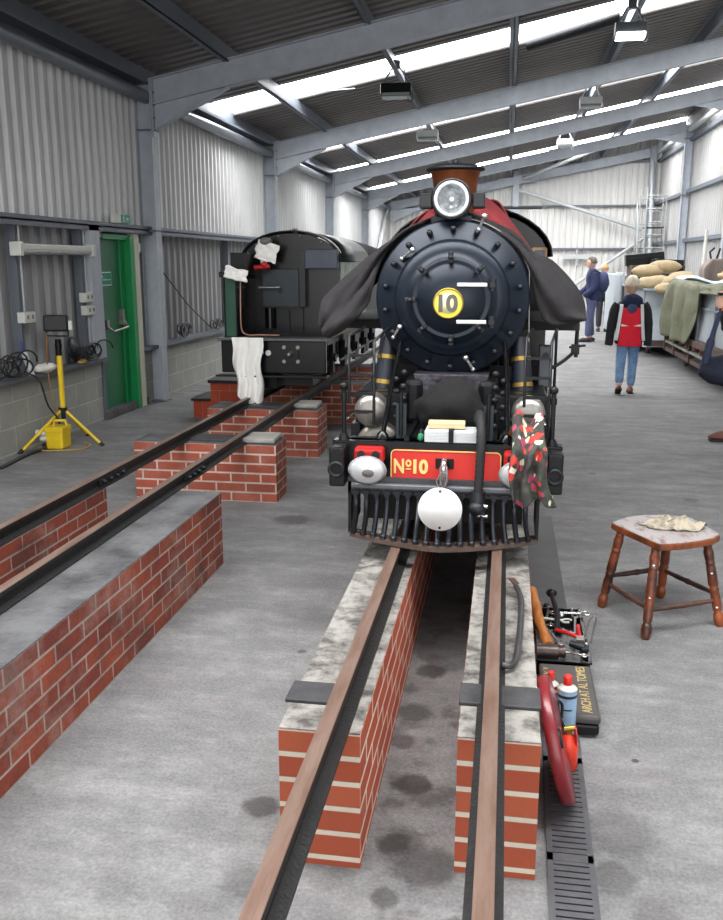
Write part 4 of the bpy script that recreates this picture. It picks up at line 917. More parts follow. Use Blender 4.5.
for k in range(8): fs.append((2*k, 2*k+1, 2*k+3, 2*k+2))
Q(mb.add(vs, fs, True), 'roof_beading', steelb, thick=.004)
for a in (20, 48, 78, 106, 140): Q(MB().ell((d+.42*cos(radians(a)), 8.095, 1.60+.235*sin(radians(a))), .013), 'rivet', steelb)
Q(MB().cyl((d+.02, 8.2, 1.86), (d+.02, 8.2, 1.9), .02), 'whistle', steelb)
# interior opening, door plate, boxes
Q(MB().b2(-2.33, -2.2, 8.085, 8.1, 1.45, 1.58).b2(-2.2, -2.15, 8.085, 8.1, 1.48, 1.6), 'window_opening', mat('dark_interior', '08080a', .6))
dp = Q(MB().b2(-2.20, -1.86, 8.0, 8.1, 1.20, 1.535), 'bunker_door', teal, .005)
Q(MB().b2(-2.21, -1.84, 7.99, 8.1, 1.19, 1.205).b2(-1.86, -1.80, 8.01, 8.1, 1.20, 1.70), 'door_frame', black, .003, dp)
Q(MB().cyl((-2.22, 7.95, 1.375), (-2.02, 7.95, 1.375), .010).cyl((-2.03, 7.95, 1.375), (-2.03, 8.0, 1.32), .008), 'door_handle', steelb, 0, dp)
Q(MB().b2(-1.80, -1.50, 7.98, 8.08, 1.54, 1.71), 'tool_box', mat('faded_blue_black', '3a4150', .35, .1, .2, 8), .008)
Q(MB().b2(-2.42, -2.26, 7.76, 7.92, 1.515, 1.68), 'lamp_box', black2, .006)
Q(MB().cyl((-2.24, 7.9, 1.55), (-2.1, 7.9, 1.56), .02).ell((-2.15, 7.9, 1.575), .03), 'brake_valve', redlamp)
Q(MB().tube(smooth_path([(-2.26, 7.52, 1.45), (-2.26, 7.5, 1.2), (-2.255, 7.5, 1.03), (-2.2, 7.5, .985), (-2.1, 7.5, .985), (-1.92, 7.5, .985)]), .006, 8), 'copper_pipe', cpipe)
Q(MB().cyl((-2.15, 8.08, 1.0), (-2.15, 8.08, 1.5), .05, n=16).b2(-1.86, -1.84, 8.07, 8.1, .97, 1.5), 'bunker_pillar', black)
Q(MB().b2(-1.98, -1.97, 8.075, 8.1, .97, 1.16), 'seam', greyblack)
Q(MB().b2(-2.4, -1.5, 7.5, 8.1, .9, .945), 'footplate', black2)
# side sheet, running board and boiler behind
Q(MB().b2(-1.502, -1.49, 8.1, 9.6, 1.0, 1.6), 'cab_side_sheet', lgreen, .003)
Q(MB().b2(-1.488, -1.482, 8.5, 9.2, 1.2, 1.24), 'side_lining', copper)
Q(MB().b2(-1.49, -1.46, 7.5, 12.5, .965, 1.03), 'side_valance', mat('worn_brown_valance', '7a5a44', .5, .2, .35, 3, stretch=(1, 3, 1)), .003)
Q(MB().b2(-1.49, -1.45, 7.5, 12.5, 1.03, 1.045).b2(-2.42, -1.47, 8.1, 12.5, .9, .96), 'running_board', black2)
Q(MB().b2(-2.4, -1.5, 9.62, 12.4, .97, 1.42), 'side_tank', black2, .02)
Q(MB().lathe([(.36, 0), (.36, 3.2)], (d, 9.8, 1.42), (0, 1, 0), 32), 'boiler', black2)
for y in (9.9, 10.7, 11.5): Q(MB().lathe([(.367, 0), (.367, .05)], (d, y, 1.42), (0, 1, 0), 32), 'boiler_band', dgreen)
for i, y in enumerate((8.2, 8.8, 9.6, 10.4, 11.2)):
    for x in (-2.16, -1.74):
        Q(MB().lathe([(.13, -.02), (.2, -.02), (.19, .02), (.13, .02)], (x, y, .6835), (1, 0, 0), 24), 'wheel', greyblack)
Q(MB().b2(-2.1, -2.08, 7.5, 12.4, .6, .92).b2(-1.82, -1.8, 7.5, 12.4, .6, .92), 'frame', black2)
for k, y in enumerate((7.9, 8.5, 9.1, 9.7, 10.3)):
    Q(MB().b2(-1.56, -1.52, y-.05, y+.05, .62, .95).cyl((-1.50, y, .76), (-1.58, y, .76), .04), 'axlebox', black2, .004)
Q(MB().cyl((-1.52, 8.2, .70), (-1.52, 10.5, .72), .012), 'brake_rod', greyblack)
mb = MB(); mb.ell((-1.93, 11.0, 1.62), (.42, .9, .24), 30, 16, fn=lambda p: p*(1+.15*nz(p, 2, 6)))
tag(mb.build('charcoal_cover', darkcloth), 'charcoal cloth cover heaped on the boiler of the left locomotive', 'cover')
# tape, cleaning cloths
def paper(name, c0, w, h, lab, seed, R=None):
    R = R or Matrix.Identity(3)
    def f(u, v):
        e = 1+.25*nz((u*3, v*3, seed), 1); x = (u-.5)*w*e; z = (v-.5)*h*e
        return Vector(c0)+R @ Vector((x, .02*nz((u*5, v*5, seed), 1)-.01, z))
    return tag(MB().grid(f, 10, 10).build(name, whitecloth, thick=.004), lab, 'cloth', 'white wrapping on the left locomotive')
paper('wrapping_cloth', (-2.13, 7.93, 1.69), .2, .17, 'white rag tied round a pipe at the upper left of the left locomotive cab', 2, RY(.3))
mb = MB(); mb.ell((-2.17, 7.96, 1.60), (.03, .03, .07), 10, 8, fn=lambda p: p*(1+.3*nz(p, 2, 1)))
tag(mb.build('wrapping_cloth', whitecloth), 'small hanging tail of white rag beside the dark lamp box of the left locomotive', 'cloth', 'white wrapping on the left locomotive')
tag(MB().ell((-2.14, 7.94, 1.78), (.06, .05, .035)).build('pipe_cap', mat('dull_grey', '6c6a6e', .5), bevel=0), 'dull grey round cap above the white rag on the left locomotive', 'cap')
paper('wrapping_cloth', (-2.27, 7.44, 1.50), .2, .10, 'white rag wrapped over the top of the dark green tank', 5, RY(.25))
tag(MB().grid(lambda u, v: Vector((-2.30+u*(.28-.06*v)+.05*v*v+.01*sin(v*11), 7.345-.01*(1-v)+.028*sin(u*17+v*3)*(.3+v)+.01*nz((u*5, v*5, 2), 1), 0.975-.60*v*(1-.08*abs(u-.65)*3)+(.012*sin(u*20) if v > .9 else 0))), 24, 36).add([], []).build('white_rag', whitecloth, thick=.006), 'long white rag hanging over the buffer beam of the left locomotive', 'rag')

# ------------------------------------------------------------------ right-hand wagons
wb = mat('wagon_blue_grey', 'adb5bb', .6, 0, .12, 3, stretch=(1, 1, .3))
wbd = mat('wagon_blue_shade', '9aa3aa', .6, 0, .12, 3)
rusty = mat('rusty_underframe', '5b4a44', .8, .1, .35, 12, .3)
t = thing('goods_wagon', (3.1, 13.0, 0), 'nearer blue-grey wagon along the right wall, half covered by the olive tarpaulin', 'wagon')
MB().b2(2.62, 3.8, 10.6, 15.2, .55, 1.26).build('body', wb, t, bevel=.01)
MB().b2(2.59, 2.63, 10.6, 15.2, 1.2, 1.25).b2(2.585, 2.62, 10.6, 15.2, .98, 1.0).build('top_rail', wbd, t)
for y in (10.9, 11.9, 12.9, 13.9, 15.0): MB().b2(2.585, 2.62, y-.03, y+.03, .55, 1.25).build('rib', wbd, t)
MB().b2(2.55, 2.66, 10.5, 15.3, .46, .55).b2(2.58, 2.64, 10.5, 15.3, .2, .26).build('underframe', rusty, t)
MB().b2(2.56, 2.85, 11.2, 15.1, .34, .37).build('shelf_board', mat('grey_green_board', '8f9488', .7), t)
for y in (10.8, 12.0, 13.2, 14.4, 15.2): MB().b2(2.56, 2.64, y-.03, y+.03, .2, .5).build('hanger', rusty, t)
for y in (11.2, 14.4): MB().lathe([(.02, 0), (.17, 0), (.17, .05), (.02, .05)], (2.75, y, .19), (1, 0, 0), 20).build('wheel', rusty, t)
for k in range(7): 
    tag(MB().cyl((2.62, 11.5+k*.5, .375), (2.62, 11.5+k*.5, .44), .05, n=12).build('axle_part', mat('red_brown_iron', '7a4a40', .6, .2)), 'small rusty round fitting on the shelf under the nearer wagon', 'fitting', 'rusty fittings under the nearer wagon')
# second, third wagons with hanging doors
t = thing('goods_wagon', (3.2, 18.2, 0), 'second blue-grey wagon along the right wall, loaded with tan sandbags', 'wagon')
MB().b2(2.3, 3.5, 15.9, 19.9, .3, 1.14).build('body', wbd, t, bevel=.01)
MB().b2(2.26, 2.31, 17.0, 18.3, .1, 1.32).build('dark_opening', mat('opening_shade', '6e6863', .8, 0, .4, 6), t)  # solid darker panel, the shade inside the opening put into its colour
MB().box((2.22, 19.8, .74), (.04, 2.9, 1.22), RZ(-.01)).build('hanging_side', wb, t, bevel=.008)
MB().box((2.5, 15.86, .72), (.36, .04, 1.08)).build('end_door', mat('lit_wagon_blue', 'c6d0d6', .6, 0, .08, 4), t, bevel=.008)  # paler wagon paint, light on this face put into the colour
MB().b2(2.4, 3.5, 15.8, 19.9, .2, .3).build('underframe', rusty, t)
for y in (16.6, 19.3): MB().lathe([(.02, 0), (.17, 0), (.17, .05), (.02, .05)], (2.5, y, .18), (1, 0, 0), 18).build('wheel', rusty, t)
t = thing('goods_wagon', (3.2, 23.5, 0), 'farthest blue-grey wagon with a hanging side, right of the man in the blue jacket', 'wagon')
MB().b2(2.7, 3.9, 21.2, 25.6, .3, 1.30).build('body', wbd, t, bevel=.01)
MB().b2(2.58, 2.64, 21.3, 22.6, .12, 1.36).build('hanging_side', wb, t, bevel=.008)
MB().b2(2.58, 2.64, 22.8, 24.6, .12, 1.0).build('hanging_side', wb, t, bevel=.008)
MB().b2(2.7, 3.8, 21.0, 25.8, .18, .3).build('underframe', rusty, t)
# sandbags
sbm = mat('sandbag_canvas', 'b8a684', .9, 0, .12, 14, .4, 60)
def bag(c0, r, rz, lab, ry=0):
    R = RZ(rz) @ RY(ry)
    def f(p):
        s_ = 1-.0*p.x; k = (1-abs(p.x)**4*.25); q = Vector((p.x, p.y*k, p.z*k)); n_ = 1+.10*nz(p, 2, c0[1]*3)
        return q*n_
    tag(MB().ell(c0, r, 20, 12, R=R, fn=f).build('sandbag', sbm), lab, 'sandbag', 'sandbags on the second wagon')
bag((2.350, 15.900, 1.240), (0.240, 0.187, 0.117), .3, 'tan sandbag at the left front of the heap, just behind the boy')
bag((2.563, 16.200, 1.260), (0.272, 0.212, 0.117), -.2, 'tan sandbag low in the middle of the heap')
bag((2.817, 16.000, 1.280), (0.288, 0.204, 0.126), -.6, 'tan sandbag leaning at the right front of the heap', -.3)
bag((2.435, 16.600, 1.440), (0.288, 0.221, 0.117), .2, 'tan sandbag at the upper left of the heap')
bag((2.733, 16.700, 1.520), (0.288, 0.221, 0.117), -.2, 'tan sandbag on top of the heap in front of the black cases')
bag((2.605, 15.700, 1.160), (0.208, 0.170, 0.099), .5, 'small tan sandbag lowest at the front edge of the heap')
bag((2.988, 16.400, 1.340), (0.240, 0.204, 0.108), 0, 'tan sandbag at the far right of the heap')
bag((2.6, 19.0-1.3, 1.2), (0.240, 0.255, 0.072), .2, 'flattened tan sack behind the sandbag heap')
tag(MB().b2(2.25, 2.9, 15.6, 17.2, 1.14, 1.165).build('rag_board', mat('blue_grey_board', '9fb0b8', .6)), 'pale board under the sandbags on the second wagon', 'board')
tag(MB().b2(2.4, 3.4, 18.45, 19.2, 1.14, 1.535).b2(2.38, 3.42, 18.43, 19.22, 1.3, 1.33).build('packing_crate', rusty, bevel=.01), 'low brown crate under the black cases, hidden behind the sandbags', 'crate')
t = thing('storage_case', (2.75, 19, 1.38), 'larger black flat trunk tilted upright on the second wagon behind the sandbags', 'trunk', 'black cases on the second wagon')
MB().box((2.70, 19.0, 1.66), (.74, .3, .22), RY(-.1)).build('case', black2, t, bevel=.01)
MB().box((2.70, 18.84, 1.70), (.68, .01, .02), RY(-.1)).build('edging', greyblack, t)
t = thing('storage_case', (3.3, 18.6, 1.3), 'smaller black trunk lying right of the larger one behind the sandbags', 'trunk', 'black cases on the second wagon')
MB().box((3.08, 18.6, 1.53), (.58, .3, .24), RY(.03)).build('case', black2, t, bevel=.01)
MB().box((3.08, 18.445, 1.58), (.5, .01, .02), RY(.05)).build('edging', greyblack, t)
# tarpaulin
tm = mat('olive_tarpaulin', '6c6e58', .85, 0, .18, 6, .5, 30)
def tarp(u, v):
    y = 11.0+u*4.0; s_ = v*1.9
    if s_ < .95: x = 3.45-s_*.9; z = 1.30+.05*sin(s_*5+u*3)+.05*nz((u*5, v*5, 1), 1)
    else:
        x = 2.60-.03-.05*(s_-.95)-.05*sin(u*30+v*5)*min(1, (s_-.95)*2); w_ = min(1, max(0, (u-.32)/.2)); z = 1.28-(s_-.95)*(.08+.78*w_*w_*(3-2*w_))
    return Vector((x-.02+.06*nz((u*9, v*4, 2), 1), y+(.45*(s_-.95)*(1 if s_ > .95 else 0))*(u-.3), z+.03*nz((u*12, v*6, 7), 1)))
tag(MB().grid(tarp, 60, 34).build('tarpaulin', tm, thick=.012), 'olive green tarpaulin bunched over the nearer wagon on the right', 'tarpaulin')
tag(MB().grid(lambda u, v: Vector((2.7+u*.9, 15.0+v*1.2, 1.30+.05*sin(u*7)+.04*sin(v*5)+.03*nz((u*4, v*4, 3), 1))), 16, 12).build('white_sheet', mat('pale_blue_sheet', 'c9d6dd', .7), thick=.01), 'pale blue-white plastic sheet between the sandbags and the tarpaulin', 'sheet')
mb = MB(); mb.ell((2.95, 12.6, 1.42), (.2, .35, .07), 18, 10, fn=lambda p: p*(1+.3*nz(p, 2, 8)))
tag(mb.build('paper_sack', mat('buff_cloth', 'c7a98a', .8)), 'buff crumpled sack on top of the olive tarpaulin', 'sack')
# dark things on the far right wagon tops
t = thing('workshop_bin', (3.8, 18, 1.15), 'brown-grey machine hood standing behind the tarpaulin against the right wall', 'machine')
MB().prism([(-.25, 1.05), (.25, 1.05), (.27, 1.5), (.15, 1.66), (-.12, 1.66), (-.24, 1.5)], (3.85, 17.7, 0), (1, 0, 0), (0, 0, 1), (0, .5, 0)).build('hood', mat('brown_grey_cloth', '7f746c', .8, 0, .3, 4, stretch=(2, 2, .5)), t, bevel=.04)
MB().b2(3.6, 4.1, 17.7, 18.2, 0, 1.05).build('base', greyblack, t)
MB().tube([(3.75, 17.9, 1.66), (3.72, 17.9, 1.78), (3.8, 17.9, 1.86)], .02, 6).tube([(3.85, 17.9, 1.66), (3.9, 17.9, 1.85)], .02, 6).build('lever', greyblack, t)
tag(MB().cyl((3.95, 19.6, 0.0), (4.12, 20.3, 2.26), .035, n=8).build('propped_pole', mat('pale_timber', 'c9c6bf', .7)), 'pale pole propped against the right wall behind the sandbags', 'pole')
# scaffold tower
t = thing('scaffold_tower', (4.1, 29, 0), 'pale aluminium scaffold tower standing before the end wall on the right', 'scaffold')
al = mat('aluminium', 'a9acac', .4, .5, .1, 8)
for x in (3.85, 4.05, 4.62):
    for y in (28.7, 29.3):
        if x == 4.05 and y > 29: continue
        MB().cyl((x, y, 0), (x, y, 3.55 + (.25 if x == 4.05 else 0)), .024, n=8).build('upright', al, t)
for k in range(9):
    z = .5+k*.38; MB().cyl((4.05, 28.7, z), (4.62, 28.7, z), .02, n=8).cyl((3.85, 29.3, z-.05), (4.62, 29.3, z-.05), .016, n=8).build('rung', al, t)
MB().b2(4.05, 4.6, 28.7, 29.3, 2.60, 2.63).build('platform', greyblack, t)
MB().cyl((3.85, 28.7, 1.9), (3.85, 29.3, 3.4), .015).cyl((3.85, 29.3, .9), (4.05, 28.7, 1.9), .015).build('diagonal', al, t)

# ------------------------------------------------------------------ hanging floodlights
def flood(x, y, z, m_, lab, lit=0, w=.40, face=None):
    t = thing('hanging_floodlight', (x, y, z), lab, 'floodlight', 'floodlights hung from the purlins')
    mb = MB(); mb.prism([(-.06, -.07), (.09, -.09), (.11, .05), (-.04, .09)], (x-w/2, y, z), (0, 1, 0), (0, 0, 1), (w, 0, 0)); mb.build('housing', m_, t, bevel=.012)
    lm = MB(); lm.prism([(-.062, -.075), (.085, -.095), (.085, -.10), (-.062, -.08)], (x-w/2+.02, y, z), (0, 1, 0), (0, 0, 1), (w-.04, 0, 0))
    lm.b2(x-w/2+.02, x+w/2-.02, y-.068, y-.062, z-.07, z-.035)
    lm.build('lens', face, t)
    zt = roofz(x)-.14
    for s in (-1, 1):
        MB().tube([(x+s*w*.42, y, z+.08), (x+s*w*.2, y, (z+zt)/2+.05), (x+.02*s, y, zt-.05)], .012, 6).build('bracket_arm', m_ if m_ != black2 else steel_dk, t)
    MB().b2(x-.05, x+.05, y-.04, y+.04, zt-.1, zt).build('hook_plate', m_ if m_ != black2 else steel_dk, t, bevel=.004)
    MB().tube(smooth_path([(x+w*.5, y, z), (x+w*.55, y, z-.1), (x+w*.4, y, z-.12), (x+w*.25, y, zt-.1)]), .006, 5).build('flex', m_, t)
unlit = mat('unlit_lens', '9aa3a3', .15, .1, .1, 5)
litm = bpy.data.materials.new('lit_lamp'); litm.use_nodes = True; bb = litm.node_tree.nodes['Principled BSDF']; bb.inputs['Emission Color'].default_value = (1, 1, 1, 1); bb.inputs['Emission Strength'].default_value = 9
litw = mat('white_lamp_housing', 'f2f2f2', .45, 0, .04, 5)
flood(-1.5, 12.15, 3.76, black2, 'unlit black floodlight hanging from a purlin, left of the roof middle', 0, .40, unlit)
flood(1.38, 12.1, 4.36, mat('grey_housing', '6f7479', .4, .3), 'lit grey floodlight hanging at the upper right of the photo', 1, .38, litm)
flood(-1.5, 16.8, 3.82, litw, 'white floodlight hanging over the headlamp of the near locomotive', 0, .38, unlit)
flood(1.32, 16.8, 4.30, litw, 'white floodlight hanging right of middle, beyond the lit one', 0, .38, unlit)
flood(1.2, 22.0, 4.27, litw, 'small white floodlight farthest down the roof', 0, .36, unlit)
tag(MB().cyl((-2.9, 12.6, 3.84), (-2.2, 13.1, 3.97), .006).build('ceiling_conduit', palebar), 'thin pale conduit under the roof left of the black floodlight', 'conduit')
tag(MB().cyl((.15, 12.9, 4.4), (1.3, 12.6, 4.63), .07, n=14).build('roof_duct', greyblack), 'dark tube under the roof beside the lit floodlight', 'duct')
# ------------------------------------------------------------------ floor things near the plinth
t = thing('drain_grating', (.23, 3.2, 0), 'long dark slotted drain grating let into the floor beside the right plinth', 'grating')
gx = lambda y: .158+(y-1.97)*.016
mb = MB(); mb.add([(gx(1.2), 1.2, .002), (gx(1.2)+.126, 1.2, .002), (gx(4.9)+.126, 4.9, .002), (gx(4.9), 4.9, .002)], [(0, 1, 2, 3)]); mb.build('channel', mat('drain_black', '141414', .8), t)
mb = MB(); y = 1.2; i = 0
while y < 4.9:
    x = gx(y)
    mb.b2(x+.012, x+.112, y, y+.019, .002, .008) if i % 20 else mb.b2(x, x+.125, y-.012, y+.02, .002, .009)
    y += .025; i += 1
for s in (0, 1):
    a, b_ = gx(1.2)+s*.11, gx(4.9)+s*.11
    mb.add([(a, 1.2, .002), (a+.016, 1.2, .002), (b_+.016, 4.9, .002), (b_, 4.9, .002), (a, 1.2, .009), (a+.016, 1.2, .009), (b_+.016, 4.9, .009), (b_, 4.9, .009)], [(4, 5, 6, 7), (0, 1, 5, 4), (1, 2, 6, 5), (3, 0, 4, 7)])
mb.build('grate', mat('grate_iron', '545458', .6, .2, .3, 8, .2), t)
tag(MB().b2(.135, .33, 3.95, 5.6, .002, .012).build('floor_plate', mat('dark_floor_plate', '48494b', .6, .2, .2, 8)), 'dark steel plate on the floor behind the tool tray', 'plate')
# tool tray with tools
t = thing('tool_tray', (.27, 3.78, .01), 'black open tool tray full of tools on the floor beside the right plinth', 'tray')
mb = MB(); X0, X1, Y0, Y1 = .165, .37, 3.310, 3.873
mb.b2(X0, X1, Y0, Y1, .012, .018).b2(X0, X0+.006, Y0, Y1, .018, .075).b2(X1-.006, X1, Y0, Y1, .018, .075).b2(X0, X1, Y0, Y0+.006, .018, .075).b2(X0, X1, Y1-.006, Y1, .018, .075)
mb.b2(X0-.006, X1+.006, Y0-.008, Y0+.008, .07, .08).b2(X1-.008, X1+.008, Y0, Y1, .07, .08); mb.build('tray', black, t, bevel=.002)
t = thing('lump_hammer', (.2, 3.632, .06), 'hammer with a pale orange wooden handle and dark head lying in the tool tray', 'hammer')
MB().tube(smooth_path([(.158, 3.93, .125), (.172, 3.76, .12), (.19, 3.58, .105), (.215, 3.40, .095)]), [.027]*3+[.025]*5+[.022]*4+[.018]*3+[.022]*4, 12).build('handle', mat('hammer_wood', 'bf7a36', .5, 0, .15, 10, .2, 30, stretch=(6, 1, 6), col2='8a4f22', thr=(.3, .6)), t)
MB().cyl((.165, 3.365, .088), (.25, 3.37, .088), .029, n=18).cyl((.25, 3.37, .088), (.275, 3.375, .088), .020, .026, n=18).build('head', mat('brown_steel', '4d4340', .4, .6, .3, 20), t)
tools = [('ball_pein_hammer', 'dark ball-ended hammer standing up at the back of the tool tray'), ]
t = thing('ratchet_bar', (.26, 3.670, .06), 'dark ball-topped ratchet bar leaning at the back of the tool tray', 'ratchet')
MB().tube([(.255, 3.542, .09), (.262, 3.708, .12), (.245, 3.827, .15)], .012, 10).build('bar', greyblack, t)
MB().ell((.243, 3.843, .155), (.024, .024, .02)).build('knob', black2, t)
rnd = random.Random(5)
def spanner(p, a, L_, m_, lab, tilt=0, w=.01):
    p = Vector(p); d_ = Vector((cos(a), sin(a), tilt)).normalized()
    t = thing('spanner', p, lab, 'spanner', 'spanners in the tool tray')
    n_ = Vector((-sin(a), cos(a), 0))
    mb = MB(); R = Matrix((d_, n_, d_.cross(n_))).transposed()
    mb.box(p, (L_, w, .006), R); mb.build('shank', m_, t, bevel=.002)
    mb = MB(); h = p+d_*L_*.5; mb.tube([h+(d_*cos(q)+n_*sin(q))*w*1.3+d_*w for q in [radians(40+k*35) for k in range(9)]], .0045, 6); mb.build('jaw', m_, t)
    mb = MB(); h = p-d_*L_*.52; mb.tube([h+(d_*cos(q)+n_*sin(q))*w*1.1 for q in [radians(k*45) for k in range(8)]], .004, 6, closed=True); mb.build('ring', m_, t)
spanner((.315, 3.768, .095), .1, .12, chrome, 'bright spanner at the back right of the tool tray', 0, .016)
spanner((.225, 3.677, .10), -.4, .13, mat('green_white_handle', 'c8d2cc', .4), 'pale-handled tool crossing the hammer handle', .1, .016)
spanner((.30, 3.588, .085), 2.4, .16, chrome, 'bright spanner lying across the middle of the tray')
spanner((.235, 3.542, .085), 1.9, .18, steelb, 'dull steel spanner beside the wooden hammer handle')
spanner((.335, 3.647, .085), 1.5, .2, steelb, 'dull steel spanner along the right side of the tray')
spanner((.28, 3.377, .085), -.5, .14, chrome, 'small bright spanner at the front of the tray', .1)
t = thing('pliers', (.31, 3.520, .09), 'pliers with red handles lying in the right half of the tool tray', 'pliers')
MB().tube(smooth_path([(.25, 3.558, .10), (.29, 3.527, .105), (.335, 3.498, .10)]), .009, 8).build('handle', redlamp, t)
MB().tube(smooth_path([(.345, 3.617, .10), (.34, 3.558, .11), (.345, 3.498, .10)]), .009, 8).build('handle', redlamp, t)
MB().b2(.325, .36, 3.460, 3.498, .092, .108).build('jaws', steelb, t, bevel=.003)
t = thing('feeler_gauge', (.38, 3.595, .1), 'open silver loop-ended tool sticking out over the right edge of the tray', 'tool')
MB().tube([(.355, 3.482, .09), (.395, 3.632, .13), (.415, 3.655, .135), (.42, 3.632, .13), (.385, 3.468, .095)], .004, 6).build('loop', steelb, t)
MB().ell((.365, 3.445, .095), .008).build('end', chrome, t)
for k in range(8):
    x = .19+rnd.random()*.15; y = 3.348+rnd.random()*.6; r = .008+.008*rnd.random()
    tag(MB().lathe([(r*.6, 0), (r, .002), (r, .02), (r*.6, .022)], (x, y, .03+.03*rnd.random()), (rnd.random()-.5, rnd.random()-.5, .6), 8).build('socket', [chrome, steelb, greyblack, redlamp][k % 4]), 'small steel socket among the tools in the tray', 'socket', 'sockets in the tool tray')
for k in range(5):
    x = .19+rnd.random()*.1; y = 3.482+rnd.random()*.35
    tag(MB().tube([(x, y, .05), (x+.03*rnd.random(), y+.12, .07)], .006, 6).build('punch', [greyblack, steelb][k % 2]), 'dark steel punch lying in the bottom of the tool tray', 'punch', 'punches in the tool tray')
t = thing('wrench', (.29, 3.407, .09), 'short dark adjustable wrench at the front of the tool tray', 'wrench')
MB().tube([(.30, 3.430, .1), (.355, 3.407, .095)], [.014, .018], 10).build('grip', greyblack, t)
MB().b2(.34, .37, 3.377, 3.422, .085, .105).build('head', greyblack, t, bevel=.004)
# black case with yellow lettering
t = thing('black_case', (.27, 3.04, 0), 'flat black case with yellow lettering on its lid, before the tool tray', 'case')
MB().b2(.175, .365, 2.87, 3.27, 0.009, .05).build('base', black2, t, bevel=.01)
MB().b2(.172, .368, 2.867, 3.273, .052, .082).build('lid', mat('case_lid', '4a4745', .6, 0, .12, 12), t, bevel=.01)
yt = mat('yellow_marker', 'b8a468', .7)
text('ARCH AT AL TOMES', .05, (.325, 3.075, .0825), (0, 1, 0), (-1, 0, 0), yt, 'lettering', t, .0005, width=.36, height=.034, bold=0)
mb = MB()
pts = []
for k in range(11): mb.tube([(.185+.002*(k % 3), 3.04+k*.019, .083), (.205, 3.04+k*.019+(.012 if k % 2 else -.008), .083)], .0018, 4)
mb.build('faded_marks', yt, t)
# cans
def can(x, y, r, h, label, body, band, capm, name='spray_can'):
    t = thing(name, (x, y, .009), label, 'can', 'cans beside the case'); z = .009
    MB().lathe([(r*.95, 0), (r, .004), (r, h), (r*.96, h+.003)], (x, y, z), (0, 0, 1), 28).build('can_body', body, t)
    if band: MB().lathe([(r+.0006, h*.88), (r+.0006, h*.94)], (x, y, z), (0, 0, 1), 28, caps=False).build('label_band', band, t)
    MB().lathe([(r*.96, h+.003), (r*1.02, h+.005), (r*.9, h+.009), (r*.45, h+.018), (r*.4, h+.024)], (x, y, z), (0, 0, 1), 28).build('shoulder', plastic_w, t)
    MB().lathe([(r*.45, h+.02), (r*.45, h+.048), (r*.35, h+.052), (.001, h+.052)], (x, y, z), (0, 0, 1), 20).build('cap', capm, t)
    return t
pc_ = mat('pale_blue_print', 'a8c4dc', .35, 0, .25, 9, col2='7896b4')
t = can(.250, 2.865, .0335, .17, 'pale blue spray can with a red cap standing in front of the black case', pc_, mat('dark_band', '2a2f38', .4), red)
text('BUTANE', .012, (.247, 2.865-.0345, .14), (1, 0, 0), (0, 0, 1), mat('dark_print', '1f2a33', .5), 'can_print', t, .0003, width=.036) if False else None
MB().add([(.25+.034*sin(a), 2.865-.034*cos(a), z) for z in (.115, .12) for a in [(-.5+.1*k) for k in range(11)]], [(k, k+1, 12+k, 11+k) for k in range(10)]).build('print_line', mat('dark_print', '1f2a33', .5), t)
t = can(.198, 2.93, .027, .15, 'red and white spray can with a red cap, half hidden by the maroon disc', redlamp, plastic_w, red)
t = thing('gas_torch', (.245, 2.70, 0), 'red gas torch bottle standing on the drain grating beside the maroon disc', 'torch')
MB().lathe([(.028, 0), (.033, .006), (.033, .085), (.02, .11), (.012, .12)], (.243, 2.66, .009), (0, 0, 1), 26).build('bottle', mat('torch_red', 'd63a22', .3, 0, .06, 6), t)
MB().b2(.262, .270, 2.64, 2.69, .05, .14).build('guard', redlamp, t, bevel=.003)
MB().cyl((.243, 2.66, .12), (.243, 2.66, .14), .012).cyl((.23, 2.66, .143), (.262, 2.66, .15), .009).build('valve', brass, t)
MB().tube(smooth_path([(.23, 2.66, .145), (.212, 2.68, .18), (.208, 2.70, .215), (.222, 2.71, .20), (.222, 2.70, .16)]), .005, 8).build('hose', black2, t)
# maroon disc leaning against the plinth
t = thing('maroon_disc', (.2, 2.56, 0), 'large round maroon disc leaning edge-on against the right brick plinth', 'disc')
ax = Vector((.34, 0, .105)).normalized()
ax = Vector((1, -.0, .26)).normalized(); r = .190
cc = Vector((.205, 2.50, 0))
low = r*math.sqrt(1-ax.z**2); cc.z = low+.012
cc.x = .124+.020+ (low*ax.z/ math.sqrt(1-ax.z**2))
MB().lathe([(.001, -.010), (r-.02, -.014), (r-.004, -.018), (r, -.006), (r, .012), (r-.006, .020), (r-.03, .016), (.03, .010), (.001, .010)], cc, ax, 56).build('disc', maroon, t)
MB().lathe([(.03, .01), (.03, .018), (.001, .018)], cc, ax, 20).build('boss', greyblack, t)
# crowbar
t = thing('crowbar', (.07, 2.85, .4), 'worn grey crowbar lying on the right plinth beside the rail', 'crowbar')
cp = smooth_path([(.066, 3.18, .432), (.082, 3.11, .425), (.088, 3.02, .42), (.083, 2.84, .42), (.074, 2.66, .42), (.064, 2.545, .42), (.045, 2.505, .42), (.022, 2.50, .425)], 6)
MB().tube(cp, [.008, .009, .010]+[.0105]*(len(cp)-3), 8).build('bar', mat('worn_bar', '504f50', .4, .6, .3, 14), t)
MB().box((.062, 3.20, .436), (.024, .06, .006), RZ(.3)).build('claw', mat('rusty_claw', '5a3d30', .6, .3), t, bevel=.002)

